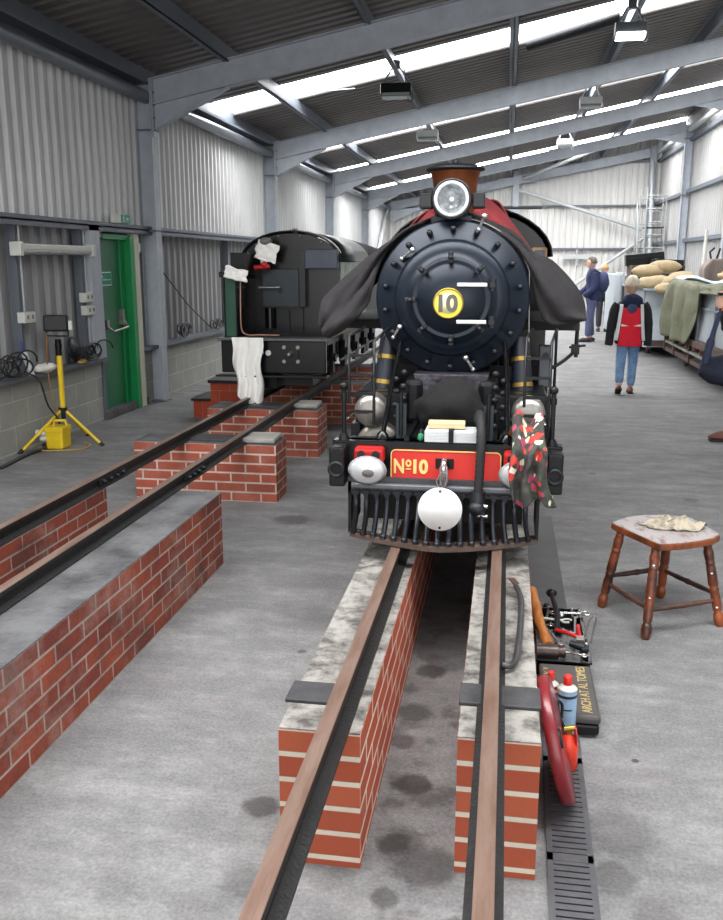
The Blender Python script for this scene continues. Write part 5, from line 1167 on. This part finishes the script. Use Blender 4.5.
# ------------------------------------------------------------------ stool
t = thing('wooden_stool', (.75, 4.08, 0), 'worn varnished wooden stool with four turned legs standing on the concrete floor', 'stool')
poly = [(.522, 4.165), (.535, 4.125), (.685, 3.86), (.70, 3.852), (.73, 3.858), (.80, 3.885), (.88, 3.93), (.95, 3.985), (.985, 4.04), (.985, 4.07), (.945, 4.20), (.915, 4.30), (.90, 4.325), (.80, 4.34), (.70, 4.33), (.60, 4.27)]
seatm = mat('worn_seat', '95664a', .5, 0, .25, 7, .2, 30, col2='4a2a1c', thr=(.3, .55))
MB().prism(poly, (0, 0, .372), (1, 0, 0), (0, 1, 0), (0, 0, .030)).build('seat', wood, t, bevel=.006)
inn = [(.75+(x-.75)*.97, 4.09+(y-4.09)*.97) for x, y in poly]
MB().prism(inn, (0, 0, .4015), (1, 0, 0), (0, 1, 0), (0, 0, .002)).build('seat_top', mat('grey_worn_top', '9a9494', .5, 0, .2, 8, .2, 40, col2='6a4a3a', thr=(.34, .5), stretch=(3, 1, 1)), t)
prof = [(0, .019), (.03, .02), (.045, .0185), (.055, .022), (.07, .018), (.12, .023), (.2, .0215), (.24, .018), (.25, .024), (.265, .019), (.3, .021), (.5, .023), (.54, .018), (.56, .024), (.58, .019), (.66, .022), (.80, .0205), (.83, .016), (.85, .022), (.92, .024), (.98, .019), (1, .015)]
ends = [((.565, 4.125, .375), (.493, 4.106, 0)), ((.69, 3.92, .375), (.645, 3.755, 0)), ((.925, 4.02, .375), (.998, 3.955, 0)), ((.80, 4.25, .375), (.79, 4.275, 0))]
for a, b_ in ends:
    a = Vector(a); b_ = Vector(b_)
    MB().tube([a+(b_-a)*k for k, r_ in prof], [r_*.98 for k, r_ in prof], 14).build('leg', mat('turned_leg', '8a4524', .35, 0, .3, 5, .15, 30, col2='2f1a14', thr=(.38, .62), stretch=(1, 1, 1)), t)
strm = mat('stretcher_wood', '5a3a2c', .5, 0, .3, 8, col2='2c2422', thr=(.4, .6))
def at(e, z): a, b_ = Vector(e[0]), Vector(e[1]); return a+(b_-a)*((a.z-z)/a.z)
for i, j, z in ((0, 1, .12), (1, 2, .115), (0, 3, .155), (3, 2, .145)):
    a, b_ = at(ends[i], z), at(ends[j], z)
    MB().tube([a.lerp(b_, k) for k in (0, .15, .3, .45, .5, .55, .7, .85, 1)], [.009, .010, .013, .012, .016, .012, .013, .010, .009], 10).build('stretcher', strm, t)
for e, z in ((1, .17), (2, .24), (1, .30), (2, .09)):
    p = at(ends[e], z); MB().ell(p+Vector((-.004, -.021, 0)), (.006, .003, .004), 8, 6).build('paint_spot', white, t)
def crump(u, v):
    a = u*2*pi; rr = v; x = .80+.145*rr*cos(a)*(1+.25*nz((cos(a)*2, sin(a)*2, 1), 1)); y = 4.13+.075*rr*sin(a)*(1+.3*nz((cos(a)*2, sin(a)*2, 4), 1))
    return Vector((x, y, .409+max(0, .034*(1-rr*rr)+.035*nz((x*22, y*22, 1), 1)+.012*nz((x*55, y*55, 3), 1))))
tag(MB().grid(crump, 60, 22).build('crumpled_rag', mat('beige_rag', 'aaa08e', .9, 0, .3, 25, .3, 60, col2='6a6258', thr=(.35, .55)), thick=.003), 'crumpled beige rag lying on the stool seat', 'rag')

# ------------------------------------------------------------------ people
skinm = mat('skin', 'd8ab94', .6, 0, .06, 10)
def loft(mb, secs, n=22):
    vs = []; fs = []
    for (x, y, z, rx, ry) in secs:
        for k in range(n):
            a = 2*pi*k/n; ca, sa = cos(a), sin(a)
            vs.append((x+rx*abs(ca)**.85*(1 if ca > 0 else -1), y+ry*abs(sa)**.85*(1 if sa > 0 else -1), z))
    for j in range(len(secs)-1):
        for k in range(n): fs.append((j*n+k, j*n+(k+1) % n, (j+1)*n+(k+1) % n, (j+1)*n+k))
    mb.add(vs, fs, True); mb.add(vs[:n], [tuple(reversed(range(n)))]); mb.add(vs[-n:], [tuple(range(n))]); return mb
def hand(mb, wrist, d_, side, s=1, curl=.5, pin=Vector((0, 0, 0))):
    """palm + 5 fingers; d_ direction of hand, side = direction of the thumb"""
    d_ = Vector(d_).normalized(); th = Vector(side); th = (th-d_*th.dot(d_)).normalized(); nrm = d_.cross(th)
    R = Matrix((th, nrm, d_)).transposed()
    w = Vector(wrist)
    mb.ell(w+d_*.045*s, (.042*s, .017*s, .052*s), 12, 8, R=R)
    for k, L_ in enumerate((.066, .076, .070, .054)):
        b_ = w+d_*.085*s+th*(.030-.020*k)*s; p1 = b_+(d_*cos(curl*.5)+nrm*sin(curl*.5))*L_*.45*s; p2 = p1+(d_*cos(curl*1.4)+nrm*sin(curl*1.4))*L_*.32*s; p3 = p2+(d_*cos(curl*2)+nrm*sin(curl*2))*L_*.25*s
        mb.tube([b_-d_*.02*s, b_, p1, p2, p3], [.0095*s, .0095*s, .0085*s, .008*s, .005*s], 8)
    b_ = w+d_*.03*s+th*.035*s; p1 = b_+(th*.8+d_*.6)*.032*s; p2 = p1+(th*.35+d_*.9+nrm*.3)*.03*s
    mb.tube([b_-th*.015*s, b_, p1, p2], [.012*s, .012*s, .010*s, .006*s], 8)
def head(mb, c0, h, R):
    """h = head height; faces local +Y"""
    def f(p):
        q = Vector(p)
        if q.z < 0: q.x *= 1-.28*(-q.z)**1.5; q.y = q.y*(1-.15*(-q.z)) + .06*(-q.z)
        if q.y < 0: q.y *= 1.08
        return q
    mb.ell(c0, (h*.36, h*.42, h*.5), 28, 20, R=R, fn=f)
    def p(x, y, z): return Vector(c0)+R @ Vector((x*h, y*h, z*h))
    mb.ell(p(0, .43, -.08), (h*.055, h*.08, h*.09), 10, 8, R=R)
    for s in (-1, 1):
        mb.ell(p(s*.355, -.03, -.03), (h*.04, h*.08, h*.12), 10, 8, R=R)
    mb.ell(p(0, .36, -.26), (h*.12, h*.05, h*.025), 10, 6, R=R)
def face_bits(t, c0, h, R):
    def p(x, y, z): return Vector(c0)+R @ Vector((x*h, y*h, z*h))
    for s in (-1, 1): MB().ell(p(s*.14, .375, .02), (h*.045, h*.025, h*.028), 8, 6, R=R).build('eye', mat('eye_dark', '2a2220', .3), t)
    MB().ell(p(0, .395, -.255), (h*.085, h*.02, h*.014), 8, 6, R=R).build('lips', mat('lips', 'a86a5c', .6), t)
def hair(t, c0, h, R, m_, full=1.0, seed=1):
    def f(p):
        q = Vector(p); n_ = 1+.07*nz(p, 5, seed)
        if q.y > .35 and q.z < .45: q = Vector((q.x*.9, q.y*.72, q.z))
        if q.z < -.35*full: q = Vector((q.x*.78, q.y*.85, -.35*full+(q.z+.35*full)*.15))
        return q*n_
    MB().ell(Vector(c0)+R @ Vector((0, -.03*h, .04*h)), (h*.40, h*.46, h*.50), 32, 22, R=R, fn=f).build('hair', m_, t)
def shoe(t, p, yaw, s, m_, sole, pitch=0):
    R = RZ(yaw) @ RX(pitch)
    def f(q):
        q = Vector(q)
        if q.z < 0: q.z *= .3
        if q.y > .2: q.z *= 1-.45*(q.y-.2)
        return q
    mb = MB(); mb.ell(Vector(p)+R @ Vector((0, .055*s, .035*s)), (.05*s, .14*s, .065*s), 20, 12, R=R, fn=f)
    o = mb.build('shoe', m_, t)
    mb = MB(); mb.box(Vector(p)+R @ Vector((0, .055*s, .01*s)), (.085*s, .25*s, .02*s), R); mb.build('sole', sole, o, bevel=.008)

# boy walking away
bx, by = 1.50, 11.4
t = thing('person', (bx, by, 0), 'child in red, white and black hooded jacket and blue jeans walking away', 'person')
def bp(x, y, z): return (bx+x, by+y, z)
nod = {'pelvis': (bp(0, 0, .70), .085), 'spine': (bp(0, 0, .88), .085), 'chest': (bp(0, .01, 1.05), .09), 'neck': (bp(0, .01, 1.18), .042), 'skull': (bp(0, .01, 1.25), .05),
       'ls': (bp(-.13, .01, 1.10), .04), 'le': (bp(-.2, .0, .88), .032), 'lw': (bp(-.225, .03, .67), .022), 'rs': (bp(.13, .01, 1.10), .04), 're': (bp(.2, .0, .88), .032), 'rw': (bp(.215, .03, .67), .022),
       'lh': (bp(-.07, 0, .64), .07), 'lk': (bp(-.085, -.02, .36), .05), 'la': (bp(-.10, -.14, .13), .034), 'lt': (bp(-.10, -.07, .06), .026),
       'rh': (bp(.07, 0, .64), .07), 'rk': (bp(.07, .06, .36), .05), 'ra': (bp(.06, .04, .08), .034), 'rt': (bp(.06, .14, .035), .026)}
ed = [('pelvis', 'spine'), ('spine', 'chest'), ('chest', 'neck'), ('neck', 'skull'), ('chest', 'ls'), ('ls', 'le'), ('le', 'lw'), ('chest', 'rs'), ('rs', 're'), ('re', 'rw'), ('pelvis', 'lh'), ('lh', 'lk'), ('lk', 'la'), ('la', 'lt'), ('pelvis', 'rh'), ('rh', 'rk'), ('rk', 'ra'), ('ra', 'rt')]
mb = MB(); mb.absorb(skin(nod, ed, 'pelvis')); I3 = Matrix.Identity(3); hc = Vector(bp(.0, .015, 1.315)); head(mb, hc, .215, I3)
hand(mb, bp(-.227, .03, .665), (0, .15, -1), (0, 1, 0), .62); hand(mb, bp(.217, .03, .665), (0, .15, -1), (0, 1, 0), .62)
mb.build('body', skinm, t); face_bits(t, hc, .215, I3)
hair(t, hc+Vector((0, -.008, .012)), .222, I3, mat('blond_hair', 'efe2c8', .8, 0, .2, 30, .3, 80), .75)
jm0 = zone_mat('childs_jacket_plain', '23232a', [(-.165, .165, -.4, .0, .60, 1.07, 'd8d8dc'), (-.118, .118, -.4, .02, .60, 1.05, 'd3202c'), (-.118, -.04, -.4, .02, .845, .87, 'e8e0e0'), (.04, .118, -.4, .02, .845, .87, 'e8e0e0'), (-.4, -.19, -.4, .4, .6, .66, '8f2026')])
mb = MB(); loft(mb, [(bx, by, .60, .165, .115), (bx, by, .64, .175, .125), (bx, by, .80, .17, .12), (bx, by, .95, .18, .125), (bx, by, 1.05, .185, .12), (bx, by, 1.11, .165, .10), (bx, by, 1.16, .10, .08), (bx, by, 1.185, .07, .065)])
mb.build('jacket', mat('black_sleeve', '25252b', .85, 0, .1, 10), t, sub=1)
def back(z, x): 
    rx, ry = .178, .126
    if z > 1.05: ry = .126-.35*(z-1.05)
    return by-ry*math.sqrt(max(.05, 1-(x/(rx+.02))**2))-.006
def panel(xa, xb, z0, z1):
    def f(u, v):
        z = z0+(z1-z0)*v; x = xa(v)+(xb(v)-xa(v))*u
        return Vector((bx+x, back(z, x), z))
    return MB().grid(f, 14, 16)
hw = lambda v: .145-.045*v**.8
panel(lambda v: -hw(v), lambda v: hw(v), .595, 1.06).build('red_back_panel', mat('jacket_red', 'ee2038', .8, 0, .08, 8), t, thick=.004)
for s in (-1, 1):
    panel(lambda v: s*hw(v), lambda v: s*(hw(v)+.042-.006*v), .66, 1.10).build('white_side_stripe', mat('jacket_white', 'f4f4f6', .8, 0, .05, 8), t, thick=.004)
    MB().prism([(s*.115, 0), (s*.115, .03), (s*.03, .008)], (bx, back(.86, .06)-.012, .835), (1, 0, 0), (0, 0, 1), (0, .01, 0)).build('white_flash', mat('jacket_white', 'f4f4f6'), t)
for s in (-1, 1):
    MB().tube(smooth_path([bp(s*.145, 0, 1.095), bp(s*.185, 0, 1.03), bp(s*.215, -.01, .88), bp(s*.225, .01, .76), bp(s*.232, .03, .60)], 5), [.062]*4+[.060]*4+[.056]*4+[.052]*4+[.050]*5, 14).build('sleeve', mat('black_sleeve', '25252b', .85, 0, .1, 10), t)
MB().ell(bp(0, -.085, 1.14), (.125, .065, .085), 22, 14, fn=lambda p: p*(1+.12*nz(p, 2, 3))).build('hood', mat('navy_hood', '232a48', .85, 0, .2, 8), t)
MB().ell(bp(.0, -.13, 1.055), (.062, .035, .06), 16, 10).build('hood_lining', mat('grey_blue_lining', '4a5272', .85, 0, .3, 18), t)
jeans = mat('blue_jeans', '86a6cc', .85, 0, .22, 8, .2, 80, col2='4c6c9c', thr=(.3, .6))
mb = MB(); nod2 = {k: (v[0], v[1]) for k, v in nod.items() if k in ('pelvis', 'lh', 'lk', 'la', 'rh', 'rk', 'ra')}
for k, r_ in (('pelvis', .10), ('lh', .082), ('rh', .082), ('lk', .062), ('rk', .062), ('la', .052), ('ra', .052)): nod2[k] = (nod2[k][0], r_)
mb.absorb(skin(nod2, [('pelvis', 'lh'), ('lh', 'lk'), ('lk', 'la'), ('pelvis', 'rh'), ('rh', 'rk'), ('rk', 'ra')], 'pelvis')); mb.build('jeans', jeans, t)
brs = mat('brown_shoe', '6b4034', .6, 0, .15, 10); sole = mat('dark_sole', '2c2422', .8)
shoe(t, bp(-.10, -.15, .045), 0, .82, brs, sole, -.45); shoe(t, bp(.06, .02, .0), 0, .82, brs, sole)

# man in blue standing by the far wagons, turned to the left
mx_, my_ = 1.72, 18.9
t = thing('person', (mx_, my_, 0), 'man in a blue jacket with a blue rucksack standing by the farthest wagon, turned left', 'person')
def mp(x, y, z): return (mx_+x, my_+y, z)
nod = {'pelvis': (mp(0.02, 0, .90), .105), 'spine': (mp(.02, 0, 1.08), .10), 'chest': (mp(0, 0, 1.28), .115), 'neck': (mp(-.03, 0, 1.45), .05), 'skull': (mp(-.05, 0, 1.53), .06),
       'ls': (mp(-.04, .17, 1.36), .05), 'le': (mp(-.06, .24, 1.12), .04), 'lw': (mp(-.22, .2, .98), .028), 'rs': (mp(-.02, -.17, 1.36), .05), 're': (mp(0, -.24, 1.1), .04), 'rw': (mp(-.18, -.2, .93), .028),
       'lh': (mp(0, .09, .84), .085), 'lk': (mp(-.02, .1, .48), .062), 'la': (mp(.03, .1, .1), .042), 'lt': (mp(-.10, .1, .04), .032),
       'rh': (mp(0, -.09, .84), .085), 'rk': (mp(-.05, -.1, .48), .062), 'ra': (mp(-.06, -.1, .1), .042), 'rt': (mp(-.18, -.1, .04), .032)}
mb = MB(); mb.absorb(skin(nod, ed, 'pelvis')); Rm = RZ(radians(95)); hc = Vector(mp(-.06, 0, 1.575)); head(mb, hc, .225, Rm)
hand(mb, mp(-.23, .2, .975), (-1, 0, -.4), (0, 0, 1), 1); hand(mb, mp(-.19, -.2, .925), (-1, .1, -.6), (0, 0, 1), 1)
mb.build('body', skinm, t); face_bits(t, hc, .225, Rm)
hair(t, hc+Vector((.008, 0, .01)), .235, Rm, mat('grey_brown_hair', '6c6660', .8, 0, .2, 30), .55, 4)
nav = mat('blue_jacket', '2a325a', .8, 0, .15, 6, col2='1e2546', thr=(.3, .6)); tr = mat('grey_blue_trousers', '5a5f80', .85, 0, .12, 6)
mb = MB(); loft(mb, [(mx_+.03, my_, .80, .145, .20), (mx_+.03, my_, .9, .15, .21), (mx_+.02, my_, 1.1, .145, .20), (mx_, my_, 1.28, .155, .225), (mx_-.01, my_, 1.38, .125, .21), (mx_-.02, my_, 1.44, .085, .10), (mx_-.03, my_, 1.48, .065, .07)])
mb.build('jacket', nav, t, sub=1)
for s in (-1, 1):
    k = 'l' if s > 0 else 'r'
    MB().tube(smooth_path([nod[k+'s'][0], nod[k+'e'][0], nod[k+'w'][0]], 6), [.082]*4+[.072]*4+[.062]*5, 14).build('sleeve', nav, t)
mb = MB(); n2 = {k: (nod[k][0], r_) for k, r_ in (('pelvis', .12), ('lh', .10), ('rh', .10), ('lk', .082), ('rk', .082), ('la', .07), ('ra', .07))}
mb.absorb(skin(n2, [('pelvis', 'lh'), ('lh', 'lk'), ('lk', 'la'), ('pelvis', 'rh'), ('rh', 'rk'), ('rk', 'ra')], 'pelvis')); mb.build('trousers', tr, t)
bks = mat('dark_shoe', '33343c', .5)
shoe(t, mp(.03, .1, 0), radians(90), 1, bks, sole); shoe(t, mp(-.06, -.1, 0), radians(95), 1, bks, sole)
t = thing('rucksack', (mx_+.2, my_-.05, 1.0), 'round blue rucksack on the back of the man in the blue jacket', 'rucksack')
MB().ell(mp(.18, -.04, 1.2), (.13, .18, .22), 20, 14, fn=lambda p: p*(1+.08*nz(p, 2, 2))).build('bag', mat('rucksack_blue', '343d60', .8, 0, .15, 6), t)
MB().tube(smooth_path([mp(.12, -.16, 1.38), mp(-.02, -.2, 1.44), mp(-.1, -.21, 1.3), mp(.05, -.2, 1.05)]), .018, 8).build('strap', mat('strap_navy', '2a3054', .8), t)
# second dark coat / figure between him and the wagon
hx, hy = 2.24, 21.75
t = thing('person', (hx, hy, 0), 'person in a dark green coat mostly hidden behind the man in the blue jacket', 'person')
nod = {'pelvis': ((hx, hy, .85), .10), 'spine': ((hx, hy, 1.0), .10), 'chest': ((hx, hy, 1.18), .11), 'neck': ((hx, hy, 1.33), .05), 'skull': ((hx-.02, hy, 1.40), .06),
       'ls': ((hx-.16, hy, 1.26), .05), 'le': ((hx-.22, hy-.02, 1.02), .04), 'lw': ((hx-.2, hy+.1, .85), .028), 'rs': ((hx+.16, hy, 1.26), .05), 're': ((hx+.22, hy, 1.02), .04), 'rw': ((hx+.2, hy+.1, .85), .028),
       'lh': ((hx-.09, hy, .8), .08), 'lk': ((hx-.09, hy, .45), .06), 'la': ((hx-.09, hy, .1), .04), 'lt': ((hx-.09, hy+.12, .04), .03), 'rh': ((hx+.09, hy, .8), .08), 'rk': ((hx+.09, hy, .45), .06), 'ra': ((hx+.09, hy, .1), .04), 'rt': ((hx+.09, hy+.12, .04), .03)}
mb = MB(); mb.absorb(skin(nod, ed, 'pelvis')); hc = Vector((hx-.02, hy+.01, 1.44)); head(mb, hc, .21, RZ(.6)); hand(mb, (hx-.2, hy+.1, .85), (0, .3, -1), (0, 1, 0)); hand(mb, (hx+.2, hy+.1, .85), (0, .3, -1), (0, 1, 0)); mb.build('body', skinm, t); face_bits(t, hc, .21, RZ(.6))
hair(t, hc, .22, RZ(.6), mat('sandy_hair', 'b89468', .8, 0, .2, 30), .6, 7)
dg = mat('dark_green_coat', '23271f', .85, 0, .2, 8)
mb = MB(); loft(mb, [(hx, hy, .70, .20, .15), (hx, hy, .9, .2, .15), (hx, hy, 1.16, .215, .155), (hx, hy, 1.27, .18, .12), (hx, hy, 1.33, .09, .08)]); mb.build('coat', dg, t, sub=1)
for k in 'lr': MB().tube(smooth_path([nod[k+'s'][0], nod[k+'e'][0], nod[k+'w'][0]], 6), [.08]*4+[.07]*4+[.06]*5, 12).build('sleeve', dg, t)
mb = MB(); n2 = {k: (nod[k][0], r_) for k, r_ in (('pelvis', .12), ('lh', .10), ('rh', .10), ('lk', .08), ('rk', .08), ('la', .065), ('ra', .065))}
mb.absorb(skin(n2, [('pelvis', 'lh'), ('lh', 'lk'), ('lk', 'la'), ('pelvis', 'rh'), ('rh', 'rk'), ('rk', 'ra')], 'pelvis')); mb.build('trousers', bks, t)
shoe(t, (hx-.09, hy, 0), 0, 1, bks, sole); shoe(t, (hx+.09, hy, 0), 0, 1, bks, sole)
# photographer at the right edge, facing left
fx, fy = 2.18, 8.5
t = thing('person', (fx, fy, 0), 'photographer at the right edge of the photo, mostly out of frame, holding a black camera', 'person')
def fp(x, y, z): return (fx+x, fy+y, z)
nod = {'pelvis': (fp(.05, 0, .80), .10), 'spine': (fp(.03, 0, .96), .10), 'chest': (fp(0, 0, 1.13), .11), 'neck': (fp(-.04, 0, 1.28), .048), 'skull': (fp(-.07, 0, 1.35), .06),
       'ls': (fp(-.04, -.16, 1.2), .048), 'le': (fp(-.16, -.19, 1.02), .038), 'lw': (fp(-.285, -.06, 1.19), .026), 'rs': (fp(-.02, .16, 1.2), .048), 're': (fp(-.15, .2, 1.02), .038), 'rw': (fp(-.24, .08, 1.22), .026),
       'lh': (fp(.05, .09, .75), .08), 'lk': (fp(.02, .1, .43), .06), 'la': (fp(.08, .1, .09), .04), 'lt': (fp(-.04, .1, .04), .03), 'rh': (fp(.05, -.09, .75), .08), 'rk': (fp(-.04, -.1, .43), .06), 'ra': (fp(-.08, -.1, .09), .04), 'rt': (fp(-.2, -.1, .04), .03)}
mb = MB(); mb.absorb(skin(nod, ed, 'pelvis')); Rf = RZ(radians(90)); hc = Vector(fp(-.09, 0, 1.40)); head(mb, hc, .22, Rf)
hand(mb, fp(-.30, -.06, 1.20), (.05, .35, 1), (1, -.2, .3), .95, .9); hand(mb, fp(-.25, .08, 1.23), (-.2, -.5, 1), (1, 0, .3), .9, 1.0)
mb.build('body', skinm, t); face_bits(t, hc, .22, Rf); hair(t, hc, .23, Rf, mat('dark_hair', '3a302a', .8), .6, 9)
dk = mat('dark_blue_coat', '26262c', .85, 0, .15, 8)
mb = MB(); loft(mb, [(fx+.05, fy, .72, .15, .19), (fx+.04, fy, .9, .15, .2), (fx, fy, 1.12, .15, .21), (fx-.02, fy, 1.22, .12, .18), (fx-.04, fy, 1.3, .07, .08)]); mb.build('coat', dk, t, sub=1)
for k in 'lr':
    e_, w_ = Vector(nod[k+'e'][0]), Vector(nod[k+'w'][0])
    MB().tube(smooth_path([nod[k+'s'][0], e_, e_.lerp(w_, .8)], 6), [.075]*4+[.065]*4+[.05]*5, 14).build('sleeve', dk, t)
    MB().cyl(e_.lerp(w_, .72), e_.lerp(w_, .9), .040, .036).build('cuff', mat('dark_red_cuff', '5e1a22', .85), t)
mb = MB(); n2 = {k: (nod[k][0], r_) for k, r_ in (('pelvis', .12), ('lh', .10), ('rh', .10), ('lk', .08), ('rk', .08), ('la', .065), ('ra', .065))}
mb.absorb(skin(n2, [('pelvis', 'lh'), ('lh', 'lk'), ('lk', 'la'), ('pelvis', 'rh'), ('rh', 'rk'), ('rk', 'ra')], 'pelvis')); mb.build('trousers', bks, t)
shoe(t, fp(.08, .1, 0), radians(90), 1, brs, sole); shoe(t, fp(-.13, -.1, 0), radians(90), 1, brs, sole)
t = thing('camera', fp(-.28, 0, 1.25), 'black camera held up at the right edge of the photo', 'camera')
MB().box(fp(-.22, .03, 1.30), (.07, .13, .09)).build('camera_body', black2, t, bevel=.01)
MB().cyl(fp(-.25, .03, 1.30), fp(-.31, .03, 1.30), .033, n=20).build('lens_barrel', black, t)
t = thing('shoulder_bag', fp(-.27, -.22, .5), 'dark blue slouchy shoulder bag hanging at the side of the photographer', 'bag')
MB().ell(fp(-.27, -.2, .66), (.20, .12, .14), 28, 18, fn=lambda p: Vector((p.x, p.y, p.z*(1-.25*p.x*p.x)))*(1+.14*nz(p, 2.2, 3))).build('bag', mat('denim_navy', '252c40', .85, 0, .3, 12, .3, 50, col2='151a28'), t)
MB().tube(smooth_path([fp(-.42, -.2, .72), fp(-.38, -.2, .95), fp(-.31, -.12, 1.16)]), [.035]*6+[.022]*7, 8).tube(smooth_path([fp(-.12, -.2, .76), fp(-.16, -.2, 1.0), fp(-.14, -.2, 1.22)]), .02, 8).build('strap', mat('denim_strap', '333b54', .85), t)
MB().tube(smooth_path([fp(-.2, -.21, 1.15), fp(-.16, -.24, .95), fp(-.1, -.25, .85)]), .008, 6).build('yellow_cord', mat('ochre_cord', 'b99a4a', .8), t)

# ------------------------------------------------------------------ light, camera, output
w = bpy.data.worlds.new('sky'); scn.world = w; w.use_nodes = True
bg = w.node_tree.nodes['Background']; bg.inputs[0].default_value = (.96, .98, 1, 1); bg.inputs[1].default_value = .8
def area(name, loc, rot, sx_, sy_, e):
    l = bpy.data.lights.new(name, 'AREA'); l.shape = 'RECTANGLE'; l.size = sx_; l.size_y = sy_; l.energy = e
    o = bpy.data.objects.new(name, l); C.objects.link(o); o.location = loc; o.rotation_euler = rot; return o
# daylight through the open shed doors behind the camera
area('open_doors_daylight', (.3, -2.4, 2.2), (radians(90), 0, 0), 8.5, 4.2, 130)
Fpx, CX, CY = 890., 361.5, 460.
Pt = atan(198/Fpx); Sw = atan(146.5*cos(Pt)/Fpx)
fw = Vector((-sin(Sw)*cos(Pt), cos(Sw)*cos(Pt), -sin(Pt))); rt = Vector((cos(Sw), sin(Sw), 0)); up = rt.cross(fw)
cd = bpy.data.cameras.new('camera'); co = bpy.data.objects.new('camera', cd); C.objects.link(co)
cd.sensor_fit = 'VERTICAL'; cd.sensor_height = 36; cd.lens = Fpx/920*36; cd.clip_start = .05
co.matrix_world = Matrix(((rt.x, up.x, -fw.x, 0), (rt.y, up.y, -fw.y, 0), (rt.z, up.z, -fw.z, 1.6), (0, 0, 0, 1)))
scn.camera = co
scn.cycles.use_denoising = True; scn.cycles.max_bounces = 8; scn.cycles.diffuse_bounces = 5
scn.cycles.sample_clamp_indirect = 6
vs_ = scn.view_settings; vs_.view_transform = 'Standard'; vs_.look = 'None'; vs_.gamma = 1; vs_.exposure = 0.55; vs_.use_curve_mapping = False
